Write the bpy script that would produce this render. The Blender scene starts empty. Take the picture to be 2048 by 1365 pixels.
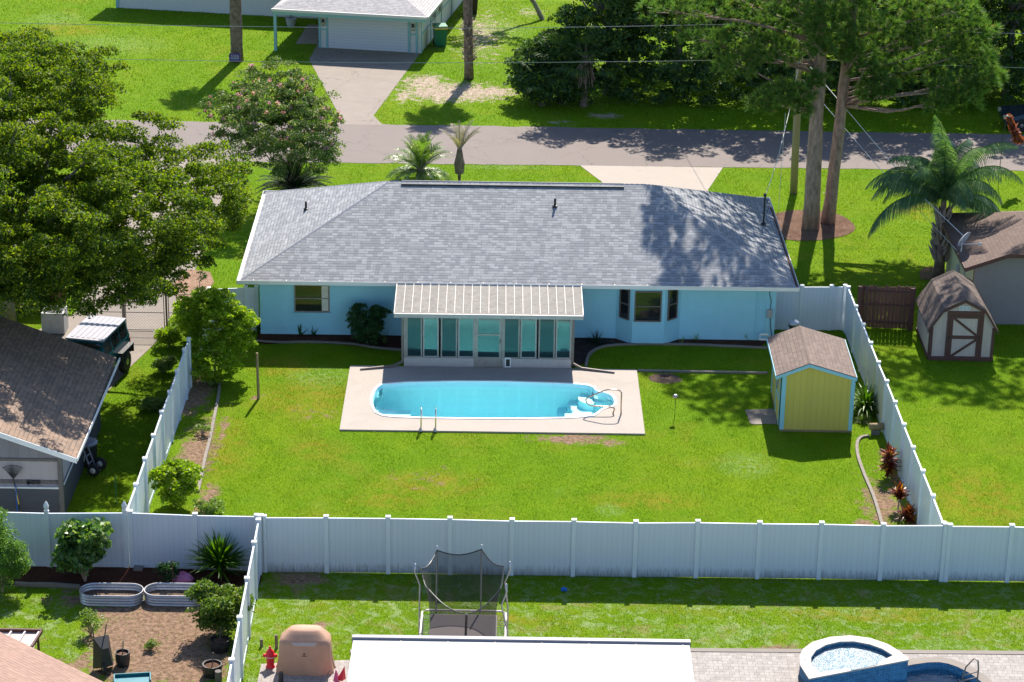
import bpy, math, random
import numpy as np
from mathutils import Vector, Matrix
random.seed(7); RNG = np.random.default_rng(11)
S = bpy.context.scene
C = S.collection
R = math.radians
# ------------------------------------------------------------------ camera, sky, sun, exposure
F = 4852.5; TH = .3728; RO = .0165; H = 32.82
cd = bpy.data.cameras.new('camera'); cam = bpy.data.objects.new('camera', cd); C.objects.link(cam)
cd.sensor_width = 36; cd.lens = F/2048*36; cd.clip_start = 1; cd.clip_end = 1200
cam.matrix_world = Matrix.Translation((0, 0, H)) @ Matrix.Rotation(math.pi/2-TH, 4, 'X') @ Matrix.Rotation(RO, 4, 'Z')
S.camera = cam
SUN_EL = R(45.6); SUN_AZ = R(8.9)
W = bpy.data.worlds.new("World"); S.world = W; W.use_nodes = True
nt = W.node_tree; sky = nt.nodes.new('ShaderNodeTexSky'); sky.sky_type = 'NISHITA'; sky.sun_disc = False
sky.sun_elevation = SUN_EL; sky.sun_rotation = SUN_AZ; sky.air_density = 1.0; sky.dust_density = .6; sky.ozone_density = 4
nt.links.new(sky.outputs[0], nt.nodes['Background'].inputs[0]); nt.nodes['Background'].inputs[1].default_value = .11
sl = bpy.data.lights.new('sun', 'SUN'); sl.energy = 5.0; sl.angle = R(.5); sl.color = (1, .93, .82)
so = bpy.data.objects.new('sun', sl); C.objects.link(so)
sv = Vector((math.sin(SUN_AZ)*math.cos(SUN_EL), math.cos(SUN_AZ)*math.cos(SUN_EL), math.sin(SUN_EL)))
so.rotation_euler = (-sv).to_track_quat('-Z', 'Y').to_euler(); so.location = sv*60
S.view_settings.view_transform = 'Standard'; S.view_settings.look = 'None'
S.view_settings.exposure = .85; S.view_settings.gamma = 1; S.view_settings.use_curve_mapping = False

# ------------------------------------------------------------------ survey helpers: measured photo points to metres
_c, _s = math.cos(RO), math.sin(RO)
def _ray(u, v):
    a, b = u-1024, v-682.5
    X = _c*a+_s*b; Y = -_s*a+_c*b
    return X/F, math.cos(TH)-Y/F*math.sin(TH), -(math.sin(TH)+Y/F*math.cos(TH))
def at(u, v, z=0.):
    dx, dy, dz = _ray(u, v); t = (z-H)/dz
    return dx*t, dy*t
def aty(u, v, Y):
    dx, dy, dz = _ray(u, v); t = Y/dy
    return dx*t, H+dz*t

# ------------------------------------------------------------------ mesh helpers
def _uv(me):
    n = len(me.polygons)
    if not n: return
    nl = len(me.loops)
    co = np.empty(len(me.vertices)*3, np.float32); me.vertices.foreach_get('co', co); co = co.reshape(-1, 3)
    li = np.empty(nl, np.int32); me.loops.foreach_get('vertex_index', li)
    tot = np.empty(n, np.int32); me.polygons.foreach_get('loop_total', tot)
    nr = np.empty(n*3, np.float32); me.polygons.foreach_get('normal', nr); nr = nr.reshape(-1, 3)
    N = np.repeat(nr, tot, axis=0)
    U = np.cross(np.array([0, 0, 1.], np.float32), N)
    L = np.linalg.norm(U, axis=1); flat = L < .05
    U[flat] = (1, 0, 0); L[flat] = 1; U /= L[:, None]
    V = np.cross(N, U); p = co[li]
    uv = np.stack([(p*U).sum(1), (p*V).sum(1)], 1).astype(np.float32)
    lay = me.uv_layers.new(name='UVMap'); lay.data.foreach_set('uv', uv.ravel())
class MB:
    def __init__(s): s.v = []; s.f = []; s.m = []
    def add(s, vs, fs, mi=0):
        o = len(s.v); s.v += [tuple(q) for q in vs]
        for f in fs: s.f.append([o+i for i in f]); s.m.append(mi)
        return s
    def bx(s, x0, x1, y0, y1, z0, z1, mi=0):
        if x0 > x1: x0, x1 = x1, x0
        if y0 > y1: y0, y1 = y1, y0
        vs = [(x0,y0,z0),(x1,y0,z0),(x1,y1,z0),(x0,y1,z0),(x0,y0,z1),(x1,y0,z1),(x1,y1,z1),(x0,y1,z1)]
        return s.add(vs, [(0,3,2,1),(4,5,6,7),(0,1,5,4),(1,2,6,5),(2,3,7,6),(3,0,4,7)], mi)
    def obox(s, p, q, w, z0, z1, mi=0, off=0, z0b=None, z1b=None):
        """box along plan segment p-q, width w, between z0 and z1 (values at q may differ)"""
        z0b = z0 if z0b is None else z0b; z1b = z1 if z1b is None else z1b
        dx, dy = q[0]-p[0], q[1]-p[1]; L = math.hypot(dx, dy) or 1; nx, ny = -dy/L, dx/L
        a = (off-w/2, off+w/2)
        P = [(p[0]+nx*a[0], p[1]+ny*a[0]), (q[0]+nx*a[0], q[1]+ny*a[0]), (q[0]+nx*a[1], q[1]+ny*a[1]), (p[0]+nx*a[1], p[1]+ny*a[1])]
        zb = [z0, z0b, z0b, z0]; zt = [z1, z1b, z1b, z1]
        vs = [(P[i][0], P[i][1], zb[i]) for i in range(4)]+[(P[i][0], P[i][1], zt[i]) for i in range(4)]
        return s.add(vs, [(0,3,2,1),(4,5,6,7),(0,1,5,4),(1,2,6,5),(2,3,7,6),(3,0,4,7)], mi)
    def prism(s, poly, z0, z1, mi=0):
        a = sum(poly[i][0]*poly[(i+1)%len(poly)][1]-poly[(i+1)%len(poly)][0]*poly[i][1] for i in range(len(poly)))
        if a < 0: poly = poly[::-1]
        n = len(poly); vs = [(x, y, z0) for x, y in poly]+[(x, y, z1) for x, y in poly]
        fs = [tuple(range(n))[::-1], tuple(range(n, 2*n))]+[(i, (i+1)%n, n+(i+1)%n, n+i) for i in range(n)]
        return s.add(vs, fs, mi)
    def slab(s, pts, t, mi=0):
        """a thick sheet: pts seen from above counter-clockwise, thickness t downwards"""
        n = len(pts); vs = list(pts)+[(x, y, z-t) for x, y, z in pts]
        fs = [tuple(range(n)), tuple(range(n, 2*n))[::-1]]+[(i, n+i, n+(i+1)%n, (i+1)%n) for i in range(n)]
        return s.add(vs, fs, mi)
    def face(s, pts, mi=0): return s.add(pts, [tuple(range(len(pts)))], mi)
    def beam(s, a, b, w, h, mi=0):
        """rectangular bar from a to b"""
        a = Vector(a); b = Vector(b); d = (b-a).normalized()
        u = d.cross(Vector((0, 0, 1)));  u = Vector((1, 0, 0)) if u.length < .01 else u.normalized(); v = u.cross(d)
        q = [(-1,-1),(1,-1),(1,1),(-1,1)]
        vs = [a+u*w/2*i+v*h/2*j for i, j in q]+[b+u*w/2*i+v*h/2*j for i, j in q]
        return s.add(vs, [(0,3,2,1)[::-1],(4,5,6,7)[::-1],(0,1,5,4)[::-1],(1,2,6,5)[::-1],(2,3,7,6)[::-1],(3,0,4,7)[::-1]], mi)
    def tube(s, pts, r, n=8, mi=0, closed=False):
        pts = [Vector(p) for p in pts]; k = len(pts)
        rr = [r]*k if not hasattr(r, '__len__') else r
        vs = []; up = Vector((0, 0, 1)); pu = None
        for i, p in enumerate(pts):
            if closed: d = pts[(i+1)%k]-pts[i-1]
            else: d = pts[min(i+1, k-1)]-pts[max(i-1, 0)]
            d.normalize()
            if pu is None:
                u = d.cross(up); u = Vector((1, 0, 0)) if u.length < .05 else u.normalized()
            else:
                u = pu-d*pu.dot(d); u = u.normalized() if u.length > 1e-4 else d.orthogonal().normalized()
            pu = u; v = d.cross(u)
            for j in range(n):
                a = 2*math.pi*j/n; vs.append(p+(u*math.cos(a)+v*math.sin(a))*rr[i])
        fs = []
        for i in range(k if closed else k-1):
            i2 = (i+1)%k
            for j in range(n): fs.append((i*n+j, i*n+(j+1)%n, i2*n+(j+1)%n, i2*n+j))
        if not closed: fs += [tuple(range(n))[::-1], tuple(range((k-1)*n, k*n))]
        return s.add(vs, fs, mi)
    def lathe(s, prof, c=(0, 0, 0), n=20, mi=0, sx=1, sy=1):
        vs = []; k = len(prof)
        for r, z in prof:
            for j in range(n):
                a = 2*math.pi*j/n; vs.append((c[0]+r*sx*math.cos(a), c[1]+r*sy*math.sin(a), c[2]+z))
        fs = [(i*n+j, i*n+(j+1)%n, (i+1)*n+(j+1)%n, (i+1)*n+j) for i in range(k-1) for j in range(n)]
        fs += [tuple(range(n))[::-1], tuple(range((k-1)*n, k*n))]
        return s.add(vs, fs, mi)
    def build(s, name, m, parent=None, smooth=False, w=False, loc=None):
        v = s.v
        if w and parent is not None:
            root = parent
            while root.parent: root = root.parent
            c, q = math.cos(-root.rotation_euler.z), math.sin(-root.rotation_euler.z); lx, ly, lz = root.location
            v = [(c*(x-lx)-q*(y-ly), q*(x-lx)+c*(y-ly), z-lz) for x, y, z in v]
        elif loc is not None: v = [(x-loc[0], y-loc[1], z-loc[2]) for x, y, z in v]
        me = bpy.data.meshes.new(name); me.from_pydata(v, [], s.f)
        for mm in (m if isinstance(m, (list, tuple)) else [m]): me.materials.append(mm)
        if any(s.m): me.polygons.foreach_set('material_index', s.m)
        if smooth: me.polygons.foreach_set('use_smooth', [True]*len(me.polygons))
        _uv(me); me.update()
        o = bpy.data.objects.new(name, me); C.objects.link(o)
        if parent is not None: o.parent = parent
        if loc is not None: o.location = loc
        return o
def np_mesh(name, V, Fc, m, parent=None, smooth=False):
    me = bpy.data.meshes.new(name); k = Fc.shape[1]
    me.vertices.add(len(V)); me.vertices.foreach_set('co', V.astype(np.float32).ravel())
    me.loops.add(Fc.size); me.loops.foreach_set('vertex_index', Fc.astype(np.int32).ravel())
    me.polygons.add(len(Fc)); me.polygons.foreach_set('loop_start', np.arange(0, Fc.size, k, dtype=np.int32))
    me.polygons.foreach_set('loop_total', np.full(len(Fc), k, np.int32))
    if smooth: me.polygons.foreach_set('use_smooth', np.ones(len(Fc), bool))
    me.materials.append(m); me.update(calc_edges=True)
    o = bpy.data.objects.new(name, me); C.objects.link(o)
    if parent is not None: o.parent = parent
    return o
def tag(o, label=None, cat=None, group=None, kind=None):
    if label: o['label'] = label
    if cat: o['category'] = cat
    if group: o['group'] = group
    if kind: o['kind'] = kind
    return o
def thing(name, label, cat, loc=(0, 0, 0), rz=0, group=None):
    o = bpy.data.objects.new(name, None); C.objects.link(o)
    o.empty_display_size = .2; o.location = loc; o.rotation_euler = (0, 0, rz)
    return tag(o, label, cat, group)
def dup(root, loc, rz=None, label=None, group=None, scale=None):
    r = root.copy(); C.objects.link(r); r.location = loc
    if rz is not None: r.rotation_euler = (0, 0, rz)
    if scale: r.scale = (scale,)*3
    if label: r['label'] = label
    if group: r['group'] = group
    for ch in list(root.children):
        c = ch.copy(); C.objects.link(c); c.parent = r
        for g in list(ch.children):
            d = g.copy(); C.objects.link(d); d.parent = c
    return r

# ------------------------------------------------------------------ materials
class NT:
    def __init__(s, name):
        s.m = bpy.data.materials.new(name); s.m.use_nodes = True; s.t = s.m.node_tree
        s.b = s.t.nodes['Principled BSDF']; s.out = s.t.nodes['Material Output']
    def n(s, typ, **k):
        x = s.t.nodes.new('ShaderNode'+typ)
        for a, b in k.items(): setattr(x, a, b)
        return x
    def l(s, a, b): s.t.links.new(a, b)
    def val(s, sock, v):
        if hasattr(v, 'links') or isinstance(v, bpy.types.NodeSocket): s.l(v, sock)
        else:
            if hasattr(v, '__len__') and len(v) == 3 and sock.type == 'RGBA': v = (*v, 1)
            sock.default_value = v
    def math(s, op, a, b=0, c=0):
        x = s.n('Math', operation=op); s.val(x.inputs[0], a); s.val(x.inputs[1], b); s.val(x.inputs[2], c); return x.outputs[0]
    def mix(s, f, a, b, blend='MIX'):
        x = s.n('MixRGB', blend_type=blend); s.val(x.inputs[0], f); s.val(x.inputs[1], a); s.val(x.inputs[2], b); return x.outputs[0]
    def noise(s, vec, scale, detail=4, rough=.55, dist=0):
        x = s.n('TexNoise'); x.inputs['Scale'].default_value = scale; x.inputs['Detail'].default_value = detail
        x.inputs['Roughness'].default_value = rough; x.inputs['Distortion'].default_value = dist
        if vec is not None: s.l(vec, x.inputs['Vector'])
        return x.outputs['Fac']
    def ramp(s, f, lo, hi):
        x = s.n('MapRange'); s.val(x.inputs[0], f); x.inputs[1].default_value = lo; x.inputs[2].default_value = hi; return x.outputs[0]
    def obj(s): return s.n('TexCoord').outputs['Object']
    def uv(s): return s.n('TexCoord').outputs['UV']
    def pos(s): return s.n('NewGeometry').outputs['Position']
    def bump(s, h, strength=.3, dist=.02):
        x = s.n('Bump'); x.inputs['Strength'].default_value = strength; x.inputs['Distance'].default_value = dist
        s.val(x.inputs['Height'], h); s.l(x.outputs[0], s.b.inputs['Normal']); return x
def sc(c, k): return tuple(min(1, x*k) for x in c)
def mat(name, col, rough=.6, metal=0, vary=.12, nscale=6, bump=0, bscale=40, spec=.5, stretch=None):
    k = NT(name); k.b.inputs['Roughness'].default_value = rough; k.b.inputs['Metallic'].default_value = metal
    k.b.inputs['Specular IOR Level'].default_value = spec
    v = k.obj()
    if stretch:
        mp = k.n('Mapping'); mp.inputs['Scale'].default_value = stretch; k.l(v, mp.inputs[0]); v = mp.outputs[0]
    f = k.ramp(k.noise(v, nscale), .3, .7)
    f2 = k.ramp(k.noise(v, nscale*7), .25, .75)
    c = k.mix(f, sc(col, 1-vary), sc(col, 1+vary)); c = k.mix(.25, c, k.mix(f2, sc(col, 1-vary*2), sc(col, 1+vary*2)))
    k.l(c, k.b.inputs['Base Color'])
    if bump: k.bump(k.noise(v, bscale, 3), bump, .01)
    return k.m
def shingle(name, c1, c2, c3, bw=.33, rh=.143, mort=(.04, .04, .05), ms=.005, bumps=.5):
    k = NT(name); uv = k.uv(); b = k.n('TexBrick'); k.l(uv, b.inputs['Vector'])
    b.inputs['Scale'].default_value = 1; b.inputs['Brick Width'].default_value = bw; b.inputs['Row Height'].default_value = rh
    b.inputs['Mortar Size'].default_value = ms; b.inputs['Mortar Smooth'].default_value = .1; b.inputs['Bias'].default_value = 0
    b.offset = .37; b.squash = 1.35; b.squash_frequency = 3
    b.inputs['Color1'].default_value = (*c1, 1); b.inputs['Color2'].default_value = (*c2, 1); b.inputs['Mortar'].default_value = (*mort, 1)
    # a second layer of tab colours, random per cell
    sp = k.n('SeparateXYZ'); k.l(uv, sp.inputs[0])
    row = k.math('FLOOR', k.math('DIVIDE', sp.outputs[1], rh)); colm = k.math('FLOOR', k.math('DIVIDE', k.math('ADD', sp.outputs[0], k.math('MULTIPLY', row, .171)), bw*.55))
    cb = k.n('CombineXYZ'); k.l(row, cb.inputs[0]); k.l(colm, cb.inputs[1]); wn = k.n('TexWhiteNoise', noise_dimensions='2D'); k.l(cb.outputs[0], wn.inputs[0])
    c = k.mix(k.math('MULTIPLY', k.math('GREATER_THAN', wn.outputs[0], .62), .7), b.outputs[0], c3)
    # thin shadow line at the butt of each course, painted dark on random tabs
    fr = k.math('FRACT', k.math('DIVIDE', sp.outputs[1], rh)); edge = k.math('LESS_THAN', fr, .2)
    on = k.math('GREATER_THAN', wn.outputs[0], .42)
    c = k.mix(k.math('MULTIPLY', k.math('MULTIPLY', edge, on), .72), c, mort)
    big = k.ramp(k.noise(uv, .5, 5), .3, .75); c = k.mix(k.math('MULTIPLY', big, .22), c, sc(c1, .7))
    c = k.mix(.3, c, k.mix(k.ramp(k.noise(uv, 45, 2), .3, .7), sc(c1, .7), sc(c2, 1.15)))
    k.l(c, k.b.inputs['Base Color']); k.b.inputs['Roughness'].default_value = .85
    k.b.inputs['Specular IOR Level'].default_value = .35
    h = k.math('SUBTRACT', 1, fr); k.bump(k.math('ADD', h, k.math('MULTIPLY', b.outputs['Fac'], -.6)), bumps, .012)
    return k.m
def planks(name, col, pitch=.15, gw=.06, dark=.55, axis=0, rough=.5, vary=.06, grime=0, bumps=.4, gcol=(.10, .11, .09)):
    k = NT(name); uv = k.uv(); sp = k.n('SeparateXYZ'); k.l(uv, sp.inputs[0])
    q = k.math('DIVIDE', sp.outputs[axis], pitch); fr = k.math('FRACT', q)
    g = k.math('LESS_THAN', fr, gw)
    cb = k.n('CombineXYZ'); k.l(k.math('FLOOR', q), cb.inputs[0]); wn = k.n('TexWhiteNoise', noise_dimensions='1D'); k.l(k.math('FLOOR', q), wn.inputs['W'])
    c = k.mix(wn.outputs[0], sc(col, 1-vary), sc(col, 1+vary))
    mp = k.n('Mapping'); mp.inputs['Scale'].default_value = (9, 1.2, 1) if axis == 0 else (1.2, 9, 1); k.l(uv, mp.inputs[0])
    c = k.mix(.35, c, k.mix(k.ramp(k.noise(mp.outputs[0], 3), .3, .7), sc(col, 1-vary*2.5), sc(col, 1+vary)))
    if grime:
        z = k.n('SeparateXYZ'); k.l(k.obj(), z.inputs[0])
        hi = k.math('ADD', k.math('MULTIPLY', k.noise(mp.outputs[0], 2.2, 5, .7), 1.1), k.math('MULTIPLY', z.outputs[2], -1.35))
        c = k.mix(k.math('MULTIPLY', k.ramp(hi, .1, .62), grime), c, gcol)
    c = k.mix(k.math('MULTIPLY', g, dark), c, (.03, .03, .03))
    k.l(c, k.b.inputs['Base Color']); k.b.inputs['Roughness'].default_value = rough
    k.bump(k.math('MULTIPLY', g, -1), bumps, .01)
    return k.m
def pavers(name, c1, c2, mort, bw, rh, ms=.008):
    k = NT(name); b = k.n('TexBrick'); k.l(k.uv(), b.inputs['Vector']); b.inputs['Scale'].default_value = 1
    b.inputs['Brick Width'].default_value = bw; b.inputs['Row Height'].default_value = rh; b.inputs['Mortar Size'].default_value = ms
    b.inputs['Color1'].default_value = (*c1, 1); b.inputs['Color2'].default_value = (*c2, 1); b.inputs['Mortar'].default_value = (*mort, 1)
    b.squash = .6; b.squash_frequency = 2
    c = k.mix(.35, b.outputs[0], k.mix(k.ramp(k.noise(k.uv(), 5), .3, .7), sc(c1, .75), sc(c2, 1.2)))
    k.l(c, k.b.inputs['Base Color']); k.b.inputs['Roughness'].default_value = .8; k.bump(b.outputs['Fac'], -.4, .01)
    return k.m
def leafmat(name, c1, c2, trans=.4, rough=.45, c3=None, p3=.1):
    k = NT(name); rnd = k.n('NewGeometry').outputs['Random Per Island']
    f = k.math('ADD', k.math('MULTIPLY', rnd, .6), k.math('MULTIPLY', k.ramp(k.noise(k.pos(), 1.1, 2), .3, .7), .4))
    c = k.mix(f, c1, c2)
    if c3: c = k.mix(k.math('GREATER_THAN', k.math('FRACT', k.math('MULTIPLY', rnd, 17.3)), 1-p3), c, c3)
    k.l(c, k.b.inputs['Base Color']); k.b.inputs['Roughness'].default_value = rough; k.b.inputs['Specular IOR Level'].default_value = .35
    tr = k.n('BsdfTranslucent'); k.l(k.mix(1, c, (1.5, 1.6, .5), 'MULTIPLY'), tr.inputs[0])
    mx = k.n('MixShader'); mx.inputs[0].default_value = trans; k.l(k.b.outputs[0], mx.inputs[1]); k.l(tr.outputs[0], mx.inputs[2]); k.l(mx.outputs[0], k.out.inputs[0])
    return k.m

# bare and worn patches of the lawns: x, y, rx, ry, strength
DIRT = []
for u, v, ru, rv, st in [(310, 1270, 125, 42, 2.4), (360, 1330, 110, 40, 1.6), (230, 1225, 60, 14, 1.2), (640, 870, 40, 8, .0), (900, 185, 120, 22, 1.0), (980, 185, 60, 12, 1.0), (850, 165, 50, 18, .9), (960, 70, 60, 60, .55), (820, 190, 60, 20, .6), (1145, 878, 85, 12, .95), (1215, 885, 40, 8, .8), (1330, 759, 26, 8, 1.3),
                         (1210, 232, 40, 6, .8), (600, 1160, 70, 26, .85), (640, 1252, 24, 8, .9), (515, 797, 16, 8, .7), (1620, 458, 3, 3, 0), (1540, 1300, 60, 14, .55), (1765, 1010, 50, 60, .8), (1800, 960, 40, 50, .5),
                         (395, 900, 42, 70, .95), (385, 790, 45, 45, 1.1), (415, 1000, 24, 40, .9), (445, 860, 14, 60, .6), (330, 1240, 120, 60, 1.4), (300, 1330, 160, 50, 1.1), (150, 1200, 60, 20, .7), (630, 830, 60, 20, .35), (860, 960, 90, 25, .3),
                         (1120, 245, 40, 6, .5), (1060, 25, 30, 12, .5), (820, 30, 40, 14, .6), (1650, 385, 6, 3, .4), (160, 1330, 60, 20, .8), (1730, 1050, 24, 14, .9)]:
    if st <= 0: continue
    x, y = at(u, v); x1, _ = at(u+ru, v); _, y1 = at(u, v-rv); DIRT.append((x, y, x1-x, y1-y, st))
PALE = []
for u, v, ru, rv in [(640, 755, 70, 22), (1490, 930, 60, 25), (1220, 1020, 30, 14), (1890, 1290, 60, 12), (220, 90, 120, 20), (110, 40, 60, 16), (840, 95, 60, 8), (1010, 335, 90, 5), (1450, 1265, 120, 14), (1720, 1225, 90, 12), (1000, 60, 60, 20)]:
    x, y = at(u, v); x1, _ = at(u+ru, v); _, y1 = at(u, v-rv); PALE.append((x, y, x1-x, y1-y, 1))
DRY = []
for u, v, ru, rv in [(620, 800, 100, 40), (560, 735, 60, 18), (860, 968, 120, 26), (780, 1000, 80, 18), (1290, 1000, 110, 18), (1960, 1000, 90, 60), (450, 900, 40, 60), (1230, 350, 60, 5), (1000, 1240, 120, 12), (1750, 1230, 160, 14), (130, 60, 80, 12), (1850, 420, 60, 20), (640, 900, 60, 20)]:
    x, y = at(u, v); x1, _ = at(u+ru, v); _, y1 = at(u, v-rv); DRY.append((x, y, x1-x, y1-y, 1))
def lawncolor(k, pos):
    def blob(lst):
        acc = None
        for (x, y, rx, ry, st) in lst:
            mp = k.n('VectorMath', operation='SUBTRACT'); k.l(pos, mp.inputs[0]); mp.inputs[1].default_value = (x, y, 0)
            ml = k.n('VectorMath', operation='MULTIPLY'); k.l(mp.outputs[0], ml.inputs[0]); ml.inputs[1].default_value = (1/rx, 1/ry, 0)
            le = k.n('VectorMath', operation='LENGTH'); k.l(ml.outputs[0], le.inputs[0])
            w = k.math('MULTIPLY', k.math('SUBTRACT', 1.35, le.outputs['Value']), st)
            acc = w if acc is None else k.math('MAXIMUM', acc, w)
        return acc
    big = k.ramp(k.noise(pos, .16, 3), .35, .65); mid = k.ramp(k.noise(pos, 1.3, 5, .65), .32, .7); fine = k.ramp(k.noise(pos, 14, 3, .7), .3, .7)
    c = k.mix(big, (.125, .245, .002), (.215, .29, .003))
    c = k.mix(k.math('MULTIPLY', mid, .7), c, (.07, .17, .003))
    c = k.mix(k.math('MULTIPLY', k.ramp(k.noise(pos, .42, 5, .7, .4), .52, .74), .6), c, (.30, .225, .03))
    pl = k.math('MULTIPLY', k.ramp(blob(PALE), .1, .9), k.ramp(k.noise(pos, 5, 3, .7), .42, .6))
    c = k.mix(k.math('MULTIPLY', pl, .75), c, (.30, .40, .19))
    pl2 = k.ramp(k.noise(pos, .8, 6, .75, .6), .6, .72); c = k.mix(k.math('MULTIPLY', pl2, .4), c, (.22, .34, .11))
    c = k.mix(.5, c, k.mix(fine, (.065, .14, .003), (.205, .335, .006)))
    spy = k.n('SeparateXYZ'); k.l(pos, spy.inputs[0]); near = k.ramp(spy.outputs[1], 65.2, 64.2); wn_ = k.ramp(k.noise(pos, 2.6, 6, .75, .8), .50, .62)
    c = k.mix(k.math('MULTIPLY', k.math('MULTIPLY', near, wn_), .8), c, (.28, .36, .15)); c = k.mix(k.math('MULTIPLY', k.math('MULTIPLY', near, k.ramp(k.noise(pos, 1.1, 5, .7, .5), .54, .64)), .5), c, (.30, .24, .10))
    dr = k.math('MULTIPLY', k.ramp(blob(DRY), .0, .8), k.ramp(k.noise(pos, 1.6, 6, .7), .38, .62)); c = k.mix(k.math('MULTIPLY', dr, .75), c, (.27, .215, .02))
    d = blob(DIRT); dm = k.ramp(k.math('ADD', d, k.math('MULTIPLY', k.math('SUBTRACT', k.noise(pos, 2.2, 6, .7), .5), 3.2)), .35, .75)
    return c, dm
def groundmat():
    k = NT('ground'); p = k.pos(); c, dm = lawncolor(k, p)
    soil = k.mix(k.ramp(k.noise(p, 7, 5, .7), .35, .65), (.14, .085, .055), (.38, .25, .17))
    spy = k.n('SeparateXYZ'); k.l(p, spy.inputs[0]); soil = k.mix(k.ramp(spy.outputs[1], 95, 105), soil, k.mix(k.ramp(k.noise(p, 5, 5, .7), .35, .65), (.27, .20, .14), (.55, .45, .36)))
    k.l(k.mix(dm, c, soil), k.b.inputs['Base Color']); k.b.inputs['Roughness'].default_value = .95; k.b.inputs['Specular IOR Level'].default_value = .1
    k.bump(k.noise(p, 22, 4, .7), .9, .06); return k.m
def blademat():
    k = NT('grass_blades'); p = k.pos(); c, dm = lawncolor(k, p)
    rnd = k.n('NewGeometry').outputs['Random Per Island']
    c = k.mix(k.math('MULTIPLY', rnd, .5), c, (.15, .29, .004))
    c = k.mix(k.math('MULTIPLY', k.math('GREATER_THAN', k.math('FRACT', k.math('MULTIPLY', rnd, 9.7)), .9), .5), c, (.3, .3, .1))
    k.l(c, k.b.inputs['Base Color']); k.b.inputs['Roughness'].default_value = .5; k.b.inputs['Specular IOR Level'].default_value = .25
    tr = k.n('BsdfTranslucent'); k.l(k.mix(1, c, (1.3, 1.45, .6), 'MULTIPLY'), tr.inputs[0]); mx = k.n('MixShader'); mx.inputs[0].default_value = .45
    k.l(k.b.outputs[0], mx.inputs[1]); k.l(tr.outputs[0], mx.inputs[2]); k.l(mx.outputs[0], k.out.inputs[0]); return k.m
def concrete(name, col, vary=.14, cracks=True, joints=0):
    k = NT(name); p = k.pos(); c = k.mix(k.ramp(k.noise(p, .9, 6, .7, .3), .3, .7), sc(col, 1-vary), sc(col, 1+vary*.6))
    c = k.mix(.35, c, k.mix(k.ramp(k.noise(p, 25, 3, .7), .3, .7), sc(col, .7), sc(col, 1.15)))
    c = k.mix(k.math('MULTIPLY', k.ramp(k.noise(p, .35, 6, .7, 1.2), .55, .75), .3), c, sc(col, .6))
    if cracks:
        vo = k.n('TexVoronoi', feature='DISTANCE_TO_EDGE'); vo.inputs['Scale'].default_value = .33
        ds = k.n('VectorMath', operation='ADD'); nz = k.n('TexNoise'); nz.inputs['Scale'].default_value = 1.4; k.l(p, nz.inputs[0]); k.l(p, ds.inputs[0]); k.l(nz.outputs['Color'], ds.inputs[1]); k.l(ds.outputs[0], vo.inputs[0])
        c = k.mix(k.math('MULTIPLY', k.math('LESS_THAN', vo.outputs[0], .006), .45), c, sc(col, .3))
    k.l(c, k.b.inputs['Base Color']); k.b.inputs['Roughness'].default_value = .85; k.bump(k.noise(p, 60, 3), .25, .01); return k.m
def mulchmat(name, a, b, c3):
    k = NT(name); p = k.pos(); n1 = k.n('TexVoronoi'); n1.inputs['Scale'].default_value = 14; n1.inputs['Randomness'].default_value = 1
    ds = k.n('VectorMath', operation='ADD'); nz = k.n('TexNoise'); nz.inputs['Scale'].default_value = 9; k.l(p, nz.inputs[0]); k.l(p, ds.inputs[0]); k.l(nz.outputs['Color'], ds.inputs[1]); k.l(ds.outputs[0], n1.inputs[0])
    sp = k.n('SeparateColor'); k.l(n1.outputs['Color'], sp.inputs[0])
    c = k.mix(sp.outputs[0], a, b); c = k.mix(k.math('GREATER_THAN', sp.outputs[1], .8), c, c3); c = k.mix(k.ramp(k.noise(p, 1.2, 4), .4, .7), c, sc(a, .8))
    k.l(c, k.b.inputs['Base Color']); k.b.inputs['Roughness'].default_value = .95; k.b.inputs['Specular IOR Level'].default_value = .15; k.bump(n1.outputs['Distance'], .9, .05); return k.m
def glassmat(name, tint=(.02, .03, .03), refl=.35, rough=.03, tint2=(.85, .95, .97)):
    k = NT(name); k.b.inputs['Base Color'].default_value = (*tint, 1); k.b.inputs['Roughness'].default_value = .4; k.b.inputs['Specular IOR Level'].default_value = 0
    g = k.n('BsdfGlossy'); g.inputs['Roughness'].default_value = rough; g.inputs[0].default_value = (*tint2, 1)
    fr = k.n('LayerWeight'); fr.inputs[0].default_value = .3; f = k.math('ADD', k.math('MULTIPLY', fr.outputs['Fresnel'], .5), refl)
    mx = k.n('MixShader'); k.l(f, mx.inputs[0]); k.l(k.b.outputs[0], mx.inputs[1]); k.l(g.outputs[0], mx.inputs[2]); k.l(mx.outputs[0], k.out.inputs[0]); return k.m
def watermat(name, absorb, dens, wave=.05):
    k = NT(name); tr = k.n('BsdfTransparent'); gl = k.n('BsdfGlossy'); gl.inputs['Roughness'].default_value = .02
    bp = k.n('Bump'); bp.inputs['Strength'].default_value = wave; bp.inputs['Distance'].default_value = .1; k.l(k.noise(k.pos(), 5, 3), bp.inputs['Height']); k.l(bp.outputs[0], gl.inputs['Normal'])
    fr = k.n('Fresnel'); fr.inputs[0].default_value = 1.33; k.l(bp.outputs[0], fr.inputs['Normal'])
    mx = k.n('MixShader'); k.l(fr.outputs[0], mx.inputs[0]); k.l(tr.outputs[0], mx.inputs[1]); k.l(gl.outputs[0], mx.inputs[2]); k.l(mx.outputs[0], k.out.inputs[0])
    va = k.n('VolumeAbsorption'); va.inputs[0].default_value = (*absorb, 1); va.inputs[1].default_value = dens; k.l(va.outputs[0], k.out.inputs['Volume']); return k.m
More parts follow.
